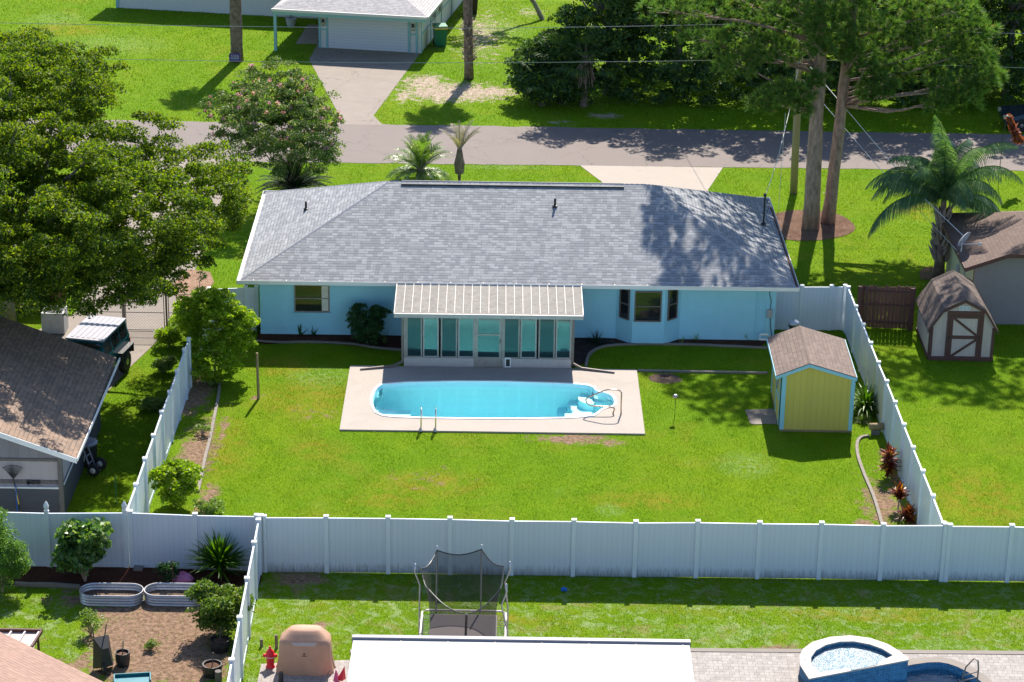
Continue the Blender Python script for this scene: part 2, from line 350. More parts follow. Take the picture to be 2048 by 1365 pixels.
def screenmat(name, col, alpha):
    k = NT(name); k.b.inputs['Base Color'].default_value = (*col, 1); k.b.inputs['Roughness'].default_value = .9
    tr = k.n('BsdfTransparent'); mx = k.n('MixShader'); mx.inputs[0].default_value = alpha
    k.l(tr.outputs[0], mx.inputs[1]); k.l(k.b.outputs[0], mx.inputs[2]); k.l(mx.outputs[0], k.out.inputs[0]); return k.m
M = dict(
 ground=groundmat(), blade=blademat(), asphalt=concrete('asphalt', (.18, .145, .13), .08), concrete=concrete('concrete', (.25, .205, .17), .16), drive=concrete('pale_drive', (.37, .315, .27), .06, False),
 deck=concrete('deck_concrete', (.40, .345, .30), .08, False), edging=concrete('edging', (.25, .215, .185), .2, False),
 mulch=mulchmat('red_mulch', (.10, .035, .02), (.20, .07, .04), (.05, .02, .015)), mulchb=mulchmat('brown_mulch', (.22, .12, .08), (.38, .23, .16), (.12, .07, .05)), chips=mulchmat('wood_chips', (.50, .30, .20), (.65, .45, .33), (.3, .16, .1)),
 darkmulch=mulchmat('dark_mulch', (.045, .03, .03), (.09, .05, .04), (.14, .12, .11)), soil=mulchmat('loose_soil', (.17, .11, .075), (.33, .225, .16), (.44, .32, .24)),
 roof=shingle('grey_shingle', (.215, .226, .242), (.37, .38, .40), (.155, .166, .19)), roofb=shingle('brown_shingle', (.25, .165, .115), (.33, .225, .16), (.17, .125, .10), mort=(.04, .03, .025), bumps=.35),
 roofn=shingle('old_grey_shingle', (.42, .40, .40), (.52, .49, .48), (.34, .33, .34)), roofs=shingle('shed_shingle', (.165, .118, .098), (.225, .165, .135), (.13, .095, .08), mort=(.06, .045, .04), bumps=.3), roofr=shingle('brown_pink_shingle', (.13, .085, .068), (.175, .118, .095), (.105, .07, .058), mort=(.08, .05, .04), bumps=.25), rooft=shingle('tan_shingle', (.30, .185, .145), (.36, .23, .18), (.26, .165, .13), mort=(.12, .07, .055), bumps=.25),
 roofd=shingle('dark_brown_shingle', (.10, .072, .06), (.18, .13, .105), (.07, .05, .045)), capsh=mat('cap_shingle', (.30, .30, .33), .85, vary=.15, nscale=20),
 capbr=mat('brown_cap_shingle', (.25, .185, .15), .85, vary=.15, nscale=20),
 stucco=mat('blue_stucco', (.36, .73, .89), .8, vary=.04, nscale=2, bump=.5, bscale=18), white=mat('white_paint', (.80, .79, .78), .45, vary=.03), vinyl=planks('white_vinyl_boards', (.66, .72, .80), .155, .05, .22, rough=.35, vary=.02, bumps=.3),
 vinylg=planks('stained_vinyl_boards', (.64, .70, .78), .155, .05, .22, rough=.35, vary=.02, grime=.8, bumps=.3), vpost=mat('vinyl_post', (.68, .74, .80), .35, vary=.03),
 bronze=mat('bronze_frame', (.16, .125, .11), .5, vary=.1), alum=mat('weathered_aluminium', (.30, .27, .255), .55, .3, vary=.2), alumw=mat('pale_aluminium', (.36, .34, .33), .55, .2, vary=.1),
 chrome=mat('steel_rail', (.85, .83, .80), .18, 1, vary=.03), rail=mat('bronze_rail', (.55, .42, .33), .28, 1, vary=.05), black=mat('black_plastic', (.025, .025, .028), .5), blackm=mat('black_metal', (.03, .03, .035), .4, .6),
 glass=glassmat('window_glass', (.02, .022, .025), .07), glasst=glassmat('porch_glass', (.012, .035, .04), .085, tint2=(.5, .85, .82)), glassd=glassmat('screened_glass', (.015, .035, .04), .02, tint2=(.5, .9, .9), rough=.06), curtain=mat('curtain', (.75, .70, .6), .9),
 gel=mat('pool_gelcoat', (.50, .93, 1.0), .3, vary=.03), coping=mat('white_pool_lip', (.88, .87, .85), .35, vary=.03), water=watermat('pool_water', (.02, .84, .99), .075),
 water2=watermat('blue_pool_water', (.03, .6, .9), .22, .3), tile=pavers('blue_tile', (.015, .09, .2), (.04, .2, .36), (.12, .25, .35), .16, .08, .006), plaster=mat('blue_plaster', (.25, .72, .90), .5), stonecap=mat('white_stone_cap', (.36, .33, .31), .6, vary=.08),
 paver=pavers('grey_pavers', (.25, .22, .205), (.38, .34, .31), (.13, .115, .105), .23, .155), paverd=pavers('brown_pavers', (.20, .16, .13), (.30, .24, .19), (.1, .08, .06), .2, .1),
 yellow=planks('yellow_siding', (.62, .50, .10), .2, .035, .45, rough=.75, vary=.04), trimb=mat('light_blue_trim', (.28, .58, .70), .6, vary=.05), tan=planks('cream_siding', (.56, .45, .41), .1, .04, .3, rough=.75), brown=mat('brown_trim', (.105, .042, .036), .7, vary=.15),
 tanwall=mat('grey_tan_wall', (.27, .24, .25), .85, vary=.06, bump=.4), cream=mat('cream_wall', (.62, .60, .34), .8, vary=.06), brownf=planks('brown_pickets', (.19, .072, .056), .145, .03, .5, rough=.8, vary=.25),
 greyd=planks('dark_grey_siding', (.085, .085, .10), .22, .03, .4, axis=1, rough=.7), greyv=planks('weathered_grey_boards', (.27, .25, .27), .3, .03, .4, rough=.8, vary=.1), pink=planks('pale_weathered_boards', (.50, .43, .43), .3, .02, .4, rough=.8, vary=.05), greyw=mat('weathered_wood', (.16, .14, .13), .85, vary=.25, stretch=(3, 3, .6)),
 postw=mat('treated_post', (.30, .22, .11), .85, vary=.2, stretch=(4, 4, .5)), pole=mat('wood_pole', (.27, .23, .12), .85, vary=.2, stretch=(5, 5, .3)),
 aqua=mat('aqua_trim', (.25, .48, .50), .6, vary=.05), nwall=mat('white_stucco', (.66, .64, .60), .8, vary=.05, bump=.4), garage=planks('garage_door', (.64, .65, .68), .16, .07, .35, axis=1, rough=.5, vary=.02),
 green=mat('green_bin', (.01, .17, .10), .5), ylid=mat('yellow_lid', (.75, .5, .01), .5), purple=mat('purple_sign', (.10, .04, .22), .5), lamp=mat('lamp_glass', (.55, .5, .35), .3),
 galv=planks('galvanised_ribs', (.30, .32, .35), .075, .4, .28, axis=1, rough=.35, vary=.03, bumps=.8), pinkp=mat('pink_bag', (.62, .2, .38), .6, vary=.15, nscale=12), cover=mat('tan_cover', (.50, .29, .195), .75, vary=.1, nscale=3, bump=.3, bscale=6), coverl=mat('pale_cover_panel', (.50, .42, .38), .75),
 red=mat('red_plastic', (.75, .01, .03), .35), magenta=mat('pink_plastic', (.7, .1, .25), .4), teal=mat('teal_paint', (.005, .12, .15), .25, .2, vary=.03), hardtop=mat('pale_hardtop', (.33, .32, .36), .45, vary=.1), tyre=mat('tyre', (.022, .022, .024), .85), rim=mat('grey_rim', (.32, .32, .34), .35, .8), hub=mat('white_hub', (.6, .6, .6), .5),
 carb=mat('dark_blue_paint', (.02, .035, .055), .2, .3), bluep=mat('blue_plastic', (.01, .15, .55), .5), tealp=mat('bright_teal_plastic', (.005, .17, .22), .5), acm=mat('grey_cabinet', (.42, .42, .42), .6),
 netting=screenmat('net', (.045, .04, .04), .52), matb=mat('jump_mat', (.15, .125, .125), .8, vary=.06), galvp=mat('galvanised_pipe', (.50, .50, .52), .35, .6), pinkrail=mat('frame_pad', (.80, .70, .70), .5),
 roofw=mat('white_panel_roof', (.41, .40, .395), .5, vary=.05, nscale=1.2, stretch=(1, .25, 1)), gut=mat('grey_gutter', (.24, .24, .28), .4), dish=mat('grey_dish', (.42, .47, .55), .4), redcloth=leafmat('red_cloth', (.15, .035, .025), (.36, .11, .08), .4, .7),
 barkp=mat('pine_bark', (.30, .205, .165), .95, vary=.55, nscale=4, bump=1, bscale=12, stretch=(2.2, 2.2, .7)), barko=mat('oak_bark', (.24, .21, .19), .95, vary=.3, nscale=5, bump=.8, bscale=15), barkm=mat('myrtle_bark', (.42, .31, .25), .8, vary=.15), barkpalm=mat('palm_bark', (.18, .125, .10), .95, vary=.65, nscale=5, bump=1, bscale=12), boot=mat('palm_boots', (.33, .26, .21), .9, vary=.3, nscale=14),
 lo=leafmat('oak_leaf', (.065, .14, .009), (.255, .30, .012), .45, .65, (.035, .08, .015), .3), lgm=leafmat('mid_leaf', (.06, .14, .02), (.17, .25, .03), .4, .5, (.3, .32, .1), .1), lm=leafmat('myrtle_leaf', (.06, .13, .03), (.15, .22, .05), .35, .55, (.38, .36, .24), .15), lf=leafmat('flower', (.62, .25, .45), (.85, .5, .65), .3), ls=leafmat('bright_leaf', (.13, .25, .012), (.30, .40, .02), .5, .4, (.35, .4, .08), .12),
 lw=leafmat('wood_leaf', (.032, .080, .026), (.085, .155, .04), .35, .6, (.18, .26, .02), .12), lw2=leafmat('wood_leaf_bright', (.06, .13, .012), (.19, .27, .02), .4, .4), lb=leafmat('bush_leaf', (.015, .06, .018), (.05, .12, .03), .25), ld=leafmat('dark_frond', (.012, .032, .016), (.03, .06, .022), .2, .8), lp=leafmat('pine_needle', (.05, .14, .038), (.15, .245, .06), .45, .5, (.24, .21, .09), .07),
 lq=leafmat('queen_frond', (.035, .095, .045), (.12, .21, .10), .35, .28, (.2, .28, .15), .1), ldate=leafmat('date_frond', (.08, .17, .03), (.2, .31, .07), .4, .35, (.4, .43, .25), .15), ldry=leafmat('dry_frond', (.2, .17, .08), (.35, .3, .2), .3), lfe=leafmat('feathery_leaf', (.09, .20, .03), (.2, .33, .09), .45), ly=leafmat('yucca_leaf', (.03, .10, .01), (.12, .24, .01), .35), lr=leafmat('red_leaf', (.07, .014, .018), (.27, .06, .04), .35, .35, (.5, .22, .03), .15), lweed=leafmat('weed_leaf', (.10, .19, .04), (.25, .33, .10), .4),
 deadf=leafmat('dead_frond', (.22, .14, .11), (.36, .25, .2), .3), oleaf=leafmat('moringa_leaf', (.05, .14, .03), (.16, .27, .07), .35, .35, (.32, .38, .2), .1),
)

# ------------------------------------------------------------------ THE SETTING
g = MB(); g.face([(-420, -60, 0), (420, -60, 0), (420, 900, 0), (-420, 900, 0)])
# the pool is dug out of the ground: ground is a frame of quads round the basin
POOL = [at(u, v) for u, v in [(756, 833), (746, 815), (745, 800), (752, 782), (768, 770), (960, 766), (1150, 772), (1184, 776), (1192, 787), (1213, 790), (1225, 797), (1229, 808), (1226, 816), (1205, 820), (1194, 829), (1180, 838), (1000, 841), (800, 838)]]
PX0, PX1 = min(p[0] for p in POOL)-.02, max(p[0] for p in POOL)+.02; PY0, PY1 = min(p[1] for p in POOL)-.02, max(p[1] for p in POOL)+.02
def frame_sheet(x0, x1, y0, y1, z, holes, th=0):
    """a sheet with polygonal hole: built by triangulation"""
    from mathutils.geometry import tessellate_polygon
    outer = [(x0, y0), (x1, y0), (x1, y1), (x0, y1)]
    return poly_sheet(outer, z, holes)
def poly_sheet(outer, z, holes=()):
    from mathutils.geometry import tessellate_polygon
    loops = [[Vector((x, y, 0)) for x, y in outer]]+[[Vector((x, y, 0)) for x, y in h] for h in holes]
    tris = tessellate_polygon(loops); pts = [p for l in loops for p in l]
    b = MB(); vs = [(p.x, p.y, z) for p in pts]; fs = []
    for t in tris:
        a, c, d = (pts[i] for i in t); cr = (c-a).cross(d-a).z
        fs.append(tuple(t) if cr > 0 else tuple(t)[::-1])
    b.add(vs, fs); return b
# second pool (bottom right corner)
P2 = [at(u, v, 0) for u, v in [(1813, 1334), (1870, 1326), (1905, 1332), (1945, 1352), (1975, 1378), (1990, 1440), (1560, 1440), (1600, 1372), (1640, 1372)]]
def inflate(poly, d):
    cx = sum(p[0] for p in poly)/len(poly); cy = sum(p[1] for p in poly)/len(poly); out = []
    n = len(poly)
    for i in range(n):
        (xa, ya), (xb, yb), (xc, yc) = poly[i-1], poly[i], poly[(i+1)%n]
        n1 = Vector((yb-ya, xa-xb)); n2 = Vector((yc-yb, xb-xc)); n1.normalize(); n2.normalize(); nn = (n1+n2); nn.normalize()
        if nn.dot(Vector((xb-cx, yb-cy))) < 0 and False: nn = -nn
        out.append((xb+nn.x*d, yb+nn.y*d))
    return out
def ccw(poly):
    a = sum(poly[i][0]*poly[(i+1)%len(poly)][1]-poly[(i+1)%len(poly)][0]*poly[i][1] for i in range(len(poly)))
    return poly if a > 0 else poly[::-1]
POOL = ccw(POOL); P2 = ccw(P2)
def smooth_poly(poly, it=2):
    for _ in range(it):
        q = []
        for i in range(len(poly)):
            a, b = poly[i], poly[(i+1)%len(poly)]
            q += [(a[0]*.75+b[0]*.25, a[1]*.75+b[1]*.25), (a[0]*.25+b[0]*.75, a[1]*.25+b[1]*.75)]
        poly = q
    return poly
POOL = smooth_poly(POOL, 1); P2 = smooth_poly(P2, 1)
POOLO = inflate(POOL, .07); P2O = inflate(P2, .02)
gr = poly_sheet([(-420, -60), (420, -60), (420, 900), (-420, 900)], 0, [inflate(POOL, .05), inflate(P2, .01)]).build('ground', M['ground']); tag(gr, kind='structure')
def sheet(name, poly, z, m, kind='structure', holes=()):
    o = poly_sheet(ccw(poly), z, holes).build(name, m); return tag(o, kind=kind)
def pp(*uv): return [at(u, v) for u, v in uv]
yn = lambda x: 105.95+.0165*x; yf = lambda x: 112.15+.002*x
def wob(p, q, n, a, sd=1):
    r = random.Random(sd); out = []
    for i in range(n+1):
        t = i/n; out.append((p[0]+(q[0]-p[0])*t, p[1]+(q[1]-p[1])*t+(r.random()-.5)*a))
    return out
ROAD = wob((-120, yn(-120)), (-40, yn(-40)), 3, 0)+wob((-38, yn(-38)), (40, yn(40)), 160, .10, 3)+[(120, yn(120))]+[(120, yf(120))]+wob((40, yf(40)), (-40, yf(-40)), 160, .16, 4)+[(-120, yf(-120))]
sheet('road', ROAD, .012, M['asphalt'])
DR1 = pp((1160, 331), (1446, 335), (1416, 381)) + [(8.0, 99), (4.6, 93.6), (3.5, 93.6)] + pp((1205, 363))
DR1 = [at(1160, 332), at(1205, 366), (4.6, 93.7), (8.6, 93.7), at(1416, 381), at(1446, 336)]
sheet('driveway', DR1, .016, M['drive'])
DR2 = [(-10.7, 127.6), (-5.0, 126.6), (-6.9, 113.6), (-6.35, 112.0), (-8.6, 112.0), (-8.55, 113.5), (-10.9, 124.0)]
sheet('driveway', DR2, .016, M['concrete']); sheet('path', [(-11.9, 127.2), (-10.75, 127.2), (-10.75, 131.5), (-11.6, 131.5)], .015, M['concrete'])
DR3 = pp((205, 800), (225, 775), (262, 730), (312, 676), (330, 640), (352, 590), (372, 545), (372, 480), (330, 480), (250, 560), (180, 640), (120, 690), (100, 760))
DR3 = [(-14.35, 75.5), (-14.1, 78.5), (-13.65, 80.9), (-13.1, 83.2), (-12.95, 85.6), (-12.75, 89), (-12.6, 94), (-12.8, 106), (-16.6, 106), (-16.6, 86), (-17.8, 84), (-17.8, 75.5)]
sheet('driveway', DR3, .014, M['concrete'])
DECK = [(-5.7816, 75.302)]
dy = .0061; dc, ds_ = math.cos(dy), math.sin(dy)
def dk(x, y): return (-5.7816+dc*x-ds_*y, 75.302+ds_*x+dc*y)
DECKP = [dk(0, 0), dk(10.335, 0), dk(10.335, 5.787), dk(0, 5.787)]
db = poly_sheet(ccw(DECKP), .06, [POOLO])
n = 4; vs = DECKP
for i in range(4):
    a, b = DECKP[i], DECKP[(i+1)%4]; db.add([(a[0], a[1], -.05), (b[0], b[1], -.05), (b[0], b[1], .06), (a[0], a[1], .06)], [(0, 1, 2, 3)])
tag(db.build('pool_deck', M['deck']), kind='structure')
PAT = [(-6.75, 59.35), (-4.0, 59.35), (-4.0, 59.75), (5.0, 59.85), (15.5, 60.0), (15.5, 40), (-6.75, 40)]
PAT = [at(523, 1330), at(700, 1322), at(705, 1303)] + [at(1384, 1300), at(2060, 1306), (15.5, 40), (-6.95, 40)]
sheet('patio', PAT, .03, M['paver'], holes=[P2O])
# soldier-course border of the patio
pb = MB(); pb.obox(at(1384, 1302.5), at(2060, 1308.5), .2, .0, .045); pb.obox(at(1384, 1302.5), at(700, 1305), .2, .0, .045); pb.build('patio_border', M['edging'])
tag(bpy.data.objects['patio_border'], kind='structure')
BEDL = [(-9.45, 84.5), (-9.45, 83.35)]+pp((530, 690), (600, 686), (680, 690), (740, 696), (806, 701))+[(-3.9, 84.6)]
BEDR = [(2.2, 84.6), (2.2, 81.3)]+pp((1168, 728), (1178, 712), (1198, 698), (1230, 692), (1300, 690), (1400, 692), (1520, 696))+[(9.7, 84.6)]
sheet('mulch_bed', BEDL, .03, M['mulch']); sheet('mulch_bed', BEDR, .03, M['mulch'])
sheet('mulch_bed', [(2.2, 84.5), (2.2, 81.3)]+pp((1168, 728), (1178, 712), (1198, 698), (1235, 690))+[(3.6, 84.5)], .036, M['darkmulch'])
RB = pp((0, 1170), (60, 1172), (160, 1176), (280, 1178), (400, 1178), (520, 1172))+[(-7.3, 64.9), (-15.6, 64.8)]
sheet('mulch_bed', RB, .03, M['mulch'])
ring = [at(1612+97*math.cos(a)*(1+.06*math.sin(3*a)), 452+31*math.sin(a)) for a in [i*math.pi/16 for i in range(32)]]
sheet('mulch_bed', ring, .02, M['mulchb'])
sheet('mulch_bed', pp((352, 600), (345, 570), (378, 540), (420, 545), (428, 566), (400, 600), (372, 606)), .02, M['chips'])
sheet('mulch_bed', pp((1842, 560), (1838, 545), (1850, 535), (1880, 535), (1885, 560)), .02, M['mulchb'])
sheet('stepping_pavers', pp((1490, 821), (1545, 819), (1556, 838), (1552, 850), (1500, 848)), .02, M['paverd'])
sheet('path', pp((1500, 838), (1520, 838), (1525, 850), (1502, 850)), .024, M['edging'])

# ------------------------------------------------------------------ concrete lawn edging
def curb(label, pts, m='edging', r=.05, zt=.07, name='garden_edging', cat='garden edging'):
    P = [at(*p) for p in pts]
    b = MB()
    for i in range(len(P)-1):
        b.obox(P[i], P[i+1], r*2, -.02, zt+.004*(i%2))
    o = b.build(name, M[m]); return tag(o, label, cat)
def arc(pts, n=5):
    out = []; P = [pts[0]]+pts+[pts[-1]]
    for i in range(1, len(P)-2):
        for j in range(n):
            t = j/n; a, b, c, d = P[i-1], P[i], P[i+1], P[i+2]
            out.append(tuple(.5*((2*b[q])+(-a[q]+c[q])*t+(2*a[q]-5*b[q]+4*c[q]-d[q])*t*t+(-a[q]+3*b[q]-3*c[q]+d[q])*t**3) for q in (0, 1)))
    return out+[pts[-1]]
curb('curved pale edging along the weedy strip by the left fence', arc([(440, 765), (436, 800), (428, 840), (420, 880), (410, 920), (404, 950), (396, 985)]))
curb('curved pale edging from shed corner to rear fence beside red plants', arc([(1738, 874), (1722, 877), (1714, 890), (1716, 915), (1728, 950), (1745, 990), (1755, 1020), (1765, 1056)]))
curb('grey edging around mulch under the bay window', arc([(1172, 735), (1178, 712), (1198, 698), (1230, 692), (1300, 690), (1400, 692), (1535, 698)]))
curb('edging in front of the left mulch bed', arc([(510, 684), (560, 687), (620, 686), (700, 690), (760, 698), (806, 702)]), r=.05)
curb('straight low edging between pool deck corner and yellow shed', [(1276, 743), (1340, 745), (1420, 746), (1535, 748)])
curb('grey block edging in front of the mulch strip in left rear yard', [(30, 1172), (70, 1174), (110, 1174), (160, 1178)], zt=.12)

# ------------------------------------------------------------------ generic window
def window_on(parent, p0, p1, z0, z1, fm='bronze', gm='glass', fw=.05, split=True, proud=.05, name='window'):
    """a window standing on the outside of the wall line p0->p1 (outside is to the right of p0->p1)"""
    b = MB(); dx, dy = p1[0]-p0[0], p1[1]-p0[1]; L = math.hypot(dx, dy); ux, uy = dx/L, dy/L; nx, ny = uy, -ux
    def q(a, n): return (p0[0]+ux*a+nx*n, p0[1]+uy*a+ny*n)
    for a0, a1, c0, c1 in [(0, L, z0, z0+fw), (0, L, z1-fw, z1), (0, fw, z0+fw, z1-fw), (L-fw, L, z0+fw, z1-fw)]+([(fw, L-fw, (z0+z1)/2-.02, (z0+z1)/2+.02)] if split else []):
        A, B = q(a0, proud/2), q(a1, proud/2); b.obox(A, B, proud, c0, c1)
    fr = b.build(name, M[fm], parent)
    g = MB(); g.obox(q(fw, .012), q(L-fw, .012), .012, z0+fw, z1-fw); g.build('pane', M[gm], fr)
    return fr

# ------------------------------------------------------------------ MAIN HOUSE
HX, HY, HR = -10.0918, 83.2374, .0099
L_, D_, ZE, ZR = 20.596, 10.73, 2.45, 4.636
house = thing('house', 'long light blue house with grey hip roof and glassed porch behind the pool', 'house', (HX, HY, 0), HR)
def hloc(x, y):
    c, q = math.cos(-HR), math.sin(-HR); return (c*(x-HX)-q*(y-HY), q*(x-HX)+c*(y-HY))
WX0, WX1, WY0, WY1 = .74, 19.86, .92, D_-.9
b = MB(); BAY = [(13.95, WY0), (14.53, .36), (15.70, .36), (16.32, WY0)]
b.prism([(WX0, WY0), BAY[0], BAY[1], BAY[2], BAY[3], (WX1, WY0), (WX1, WY1), (WX0, WY1)], 0, 2.36); b.build('wall', M['stucco'], house)
# roof: eaves, hips
e = .12
b = MB(); x0, x1, y0, y1 = e, L_-e, e, D_-e; rl, rr, ym = D_/2, L_-D_/2, D_/2
A, B, Cc, Dd = (x0, y0, ZE-.02), (x1, y0, ZE-.02), (x1, y1, ZE-.02), (x0, y1, ZE-.02); RL, RR_ = (rl, ym, ZR), (rr, ym, ZR)
b.face([A, B, RR_, RL]); b.face([B, Cc, RR_]); b.face([Cc, Dd, RL, RR_]); b.face([Dd, A, RL]); b.face([(p[0], p[1], p[2]-.06) for p in (Dd, Cc, B, A)])
roof = b.build('roof', M['roof'], house)
sf = MB(); sf.bx(x0+.02, x1-.02, y0+.02, y1-.02, 2.362, 2.385); sf.build('soffit', M['white'], house)
def caps(parent, a, b_, m, w=.30, step=.2, name='ridge_cap', t=.018, fall=.12):
    mb = MB(); a = Vector(a); b_ = Vector(b_); d = b_-a; n = int(d.length/step); d.normalize()
    s_ = d.cross(Vector((0, 0, 1))).normalized()
    for i in range(n):
        p = a+d*(i*step); q = a+d*((i+1)*step+.03); l0 = Vector((0, 0, .01+t)); l1 = Vector((0, 0, .008)); dn = Vector((0, 0, -fall*w/2/.15*.35))
        mb.add([p+l1, q+l0, q+l0+s_*w/2+dn, p+l1+s_*w/2+dn, q+l0-s_*w/2+dn, p+l1-s_*w/2+dn, q-Vector((0,0,.01)), q+s_*w/2+dn-Vector((0,0,.01)), q-s_*w/2+dn-Vector((0,0,.01))], [(0, 1, 2, 3)[::-1], (0, 5, 4, 1)[::-1], (1, 6, 7, 2), (1, 4, 8, 6)])
    return mb.build(name, M[m], parent)
for a, c in ((RL, A), (RR_, B), (RL, Dd), (RR_, Cc)): caps(roof, c, a, 'capsh', fall=.26)
caps(roof, RR_, RL, 'capsh', .34, fall=.42)
b = MB(); b.bx(rl+.45, rr-.9, ym-.235, ym-.18, ZR-.115, ZR-.03); b.bx(rl+.45, rr-.9, ym+.18, ym+.235, ZR-.115, ZR-.03); b.build('ridge_vent', M['black'], roof)
def rz(y): return ZE+(ZR-ZE)*(y/(D_/2))
for px, py in ((612, 412), (1110, 406)):
    # pipes through the roof: find point on plane
    best = None
    for k_ in range(200):
        z = 2.5+k_*.011; X, Y = at(px, py+6, z); lx, ly = hloc(X, Y); zr = min(rz(ly), rz(lx), rz(D_-ly), rz(L_-lx)) if ly > 0 else 9
        if best is None or abs(zr-z) < best[0]: best = (abs(zr-z), lx, ly, z)
    _, lx, ly, z = best; p_ = MB(); p_.lathe([(.10, -.05), (.1, .02), (.045, .03), (.045, .3), (.03, .3)], (lx, ly, z), 10); p_.build('vent_pipe', M['blackm'], roof)
# gutters
b = MB()
for (ax, ay), (bx_, by_) in (((0, 0), (L_, 0)), ((L_, 0), (L_, D_)), ((L_, D_), (0, D_)), ((0, D_), (0, 0))):
    b.obox((ax, ay), (bx_, by_), .014, ZE-.13, ZE+.01, off=.007); b.obox((ax, ay), (bx_, by_), .11, ZE-.135, ZE-.12, off=.06)
b.build('gutter', M['white'], house)
b = MB(); r_ = random.Random(5); x = .6
while x < L_: b.bx(x, x+.03, .0, .13, ZE+.005, ZE+.018); x += 1.2
b.build('gutter_strap', M['alumw'], house)
b = MB(); b.bx(L_-.085, L_-.04, .4, D_-1, ZE-.115, ZE-.06); b.build('gutter_debris', M['mulchb'], house)
b = MB(); b.bx(.125, .14, .12, D_-.12, ZE-.1, ZE-.03); b.bx(.12, L_-.12, .125, .14, ZE-.118, ZE-.045); b.build('fascia', M['white'], house)
# downspouts at the right corner
for xx in (19.15, 19.4): b = MB(); b.bx(xx, xx+.06, WY0-.06, WY0-.005, .1, 2.35); b.build('downspout', M['stucco'], house)
b = MB(); b.bx(19.55, 19.75, WY0-.1, WY0-.004, .95, 1.28); eb = b.build('meter_box', M['acm'], house)
b = MB(); b.tube([(19.6, WY0-.05, 2.35), (19.6, WY0-.05, 1.9), (19.68, WY0-.05, 1.6), (19.66, WY0-.05, 1.28)], .012, 6); b.tube([(19.68, WY0-.05, .95), (19.7, WY0-.06, .6), (19.8, WY0-.05, .1)], .014, 6); b.build('cable', M['black'], eb)
b = MB(); b.tube([(19.6, .5, .42), (19.3, .5, .42), (19.28, .5, .36)], .04, 8); b.tube([(19.6, .4, .26), (19.28, .4, .26), (19.27, .4, .33)], .04, 8); b.build('white_pipe', M['white'], house)
b = MB(); b.bx(16.95, 17.55, WY0-.03, WY0-.006, 2.14, 2.18); b.lathe([(.05, 0), (.07, .08)], (17.05, WY0-.08, 2.1), 8); b.lathe([(.05, 0), (.07, .08)], (17.3, WY0-.08, 2.1), 8); b.build('floodlight', M['acm'], house)
# left window
def hw(px0, px1, py0, py1, Y, **k):
    X0, z1 = aty(px0, py0, Y); X1, z0 = aty(px1, py1, Y); a = hloc(X0, Y); c = hloc(X1, Y); return a[0], c[0], z0, z1
a0, a1, z0, z1 = hw(588, 660, 568, 625, HY+.95)
w_ = window_on(house, (a0, WY0), (a1, WY0), z0, min(z1, 2.25), 'alum', 'glass'); b = MB(); b.bx(a1-.3, a1-.06, WY0-.022, WY0-.019, z0+.06, 2.2); b.build('curtain', M['curtain'], w_)
b = MB(); b.bx(a0-.06, a1+.06, WY0-.1, WY0-.004, z0-.1, z0-.005); b.build('sill', M['stucco'], w_)
a0, a1, z0, z1 = hw(1270, 1322, 583, 645, HY+.45)
window_on(house, (a0, .36), (a1, .36), z0, z1, 'bronze', 'glass'); BZ0, BZ1 = z0, z1
def lerp(p, q, t): return (p[0]+(q[0]-p[0])*t, p[1]+(q[1]-p[1])*t)
window_on(house, lerp(BAY[0], BAY[1], .22), lerp(BAY[0], BAY[1], .82), BZ0, BZ1, 'bronze', 'glass'); window_on(house, lerp(BAY[2], BAY[3], .18), lerp(BAY[2], BAY[3], .78), BZ0, BZ1, 'bronze', 'glass')
# --- glassed porch
PY = 81.23; fx0 = hloc(aty(808, 700, PY)[0], PY)[0]; fx1 = hloc(aty(1143, 700, PY)[0], PY)[0]; fy = hloc(0, PY)[1]-.06
zk = aty(850, 714, PY)[1]; zt = 2.12
porch = MB(); dx0 = hloc(aty(951, 700, PY)[0], PY)[0]; dx1 = hloc(aty(1003, 700, PY)[0], PY)[0]
porch.bx(fx0, dx0, fy, fy+.15, 0, zk); porch.bx(dx1, fx1, fy, fy+.15, 0, zk); porch.bx(fx0, fx0+.15, fy+.15, WY0, 0, zk); porch.bx(fx1-.15, fx1, fy+.15, WY0, 0, zk)
kn = porch.build('porch_knee_wall', mat('aged_knee_wall', (.46, .42, .40), .7, vary=.1, nscale=3), house)
fr = MB()
for xx in (fx0, dx0-.06, dx1, fx1-.07): fr.bx(xx, xx+.07, fy-.01, fy+.08, zk if xx not in (dx0-.06, dx1) else 0, zt)
fr.bx(fx0, fx1, fy-.008, fy+.078, zt, zt+.06); fr.bx(fx0, fx0+.07, WY0-.1, WY0-.001, zk, zt)
for yy in (fy+1, fy+2): fr.bx(fx0, fx0+.06, yy, yy+.06, zk, zt+.05); fr.bx(fx1-.06, fx1, yy, yy+.06, zk, zt+.05)
fr.build('porch_frame', M['alum'], house)
pans = [(812, 845), (845.5, 878), (881, 915), (915.5, 949), (1006, 1039.5), (1040, 1073.5), (1076, 1110), (1110.5, 1143)]
for i, (u0, u1) in enumerate(pans):
    A_ = hloc(aty(u0, 700, PY)[0], PY)[0]+.01; B_ = hloc(aty(u1, 700, PY)[0], PY)[0]-.01
    window_on(house, (A_, fy+.03+.03*(i%2)), (B_, fy+.03+.03*(i%2)), zk+.01, zt-.004, 'alum' if i%2 == 0 else 'alumw', 'glassd' if i%2 == 0 else 'glasst', .05, False, .03, 'porch_window')
for xx in (fx0, fx1): g2 = MB(); g2.bx(xx+.02, xx+.035, fy+.08, WY0-.1, zk, zt) if xx == fx0 else g2.bx(xx-.035, xx-.02, fy+.08, WY0-.1, zk, zt); g2.build('porch_side_glass', M['glasst'], house)
d = MB()
for q in [(dx0+.01, dx0+.09, .06, zt), (dx1-.09, dx1-.01, .06, zt)]: d.bx(q[0], q[1], fy-.02, fy+.03, q[2], q[3])
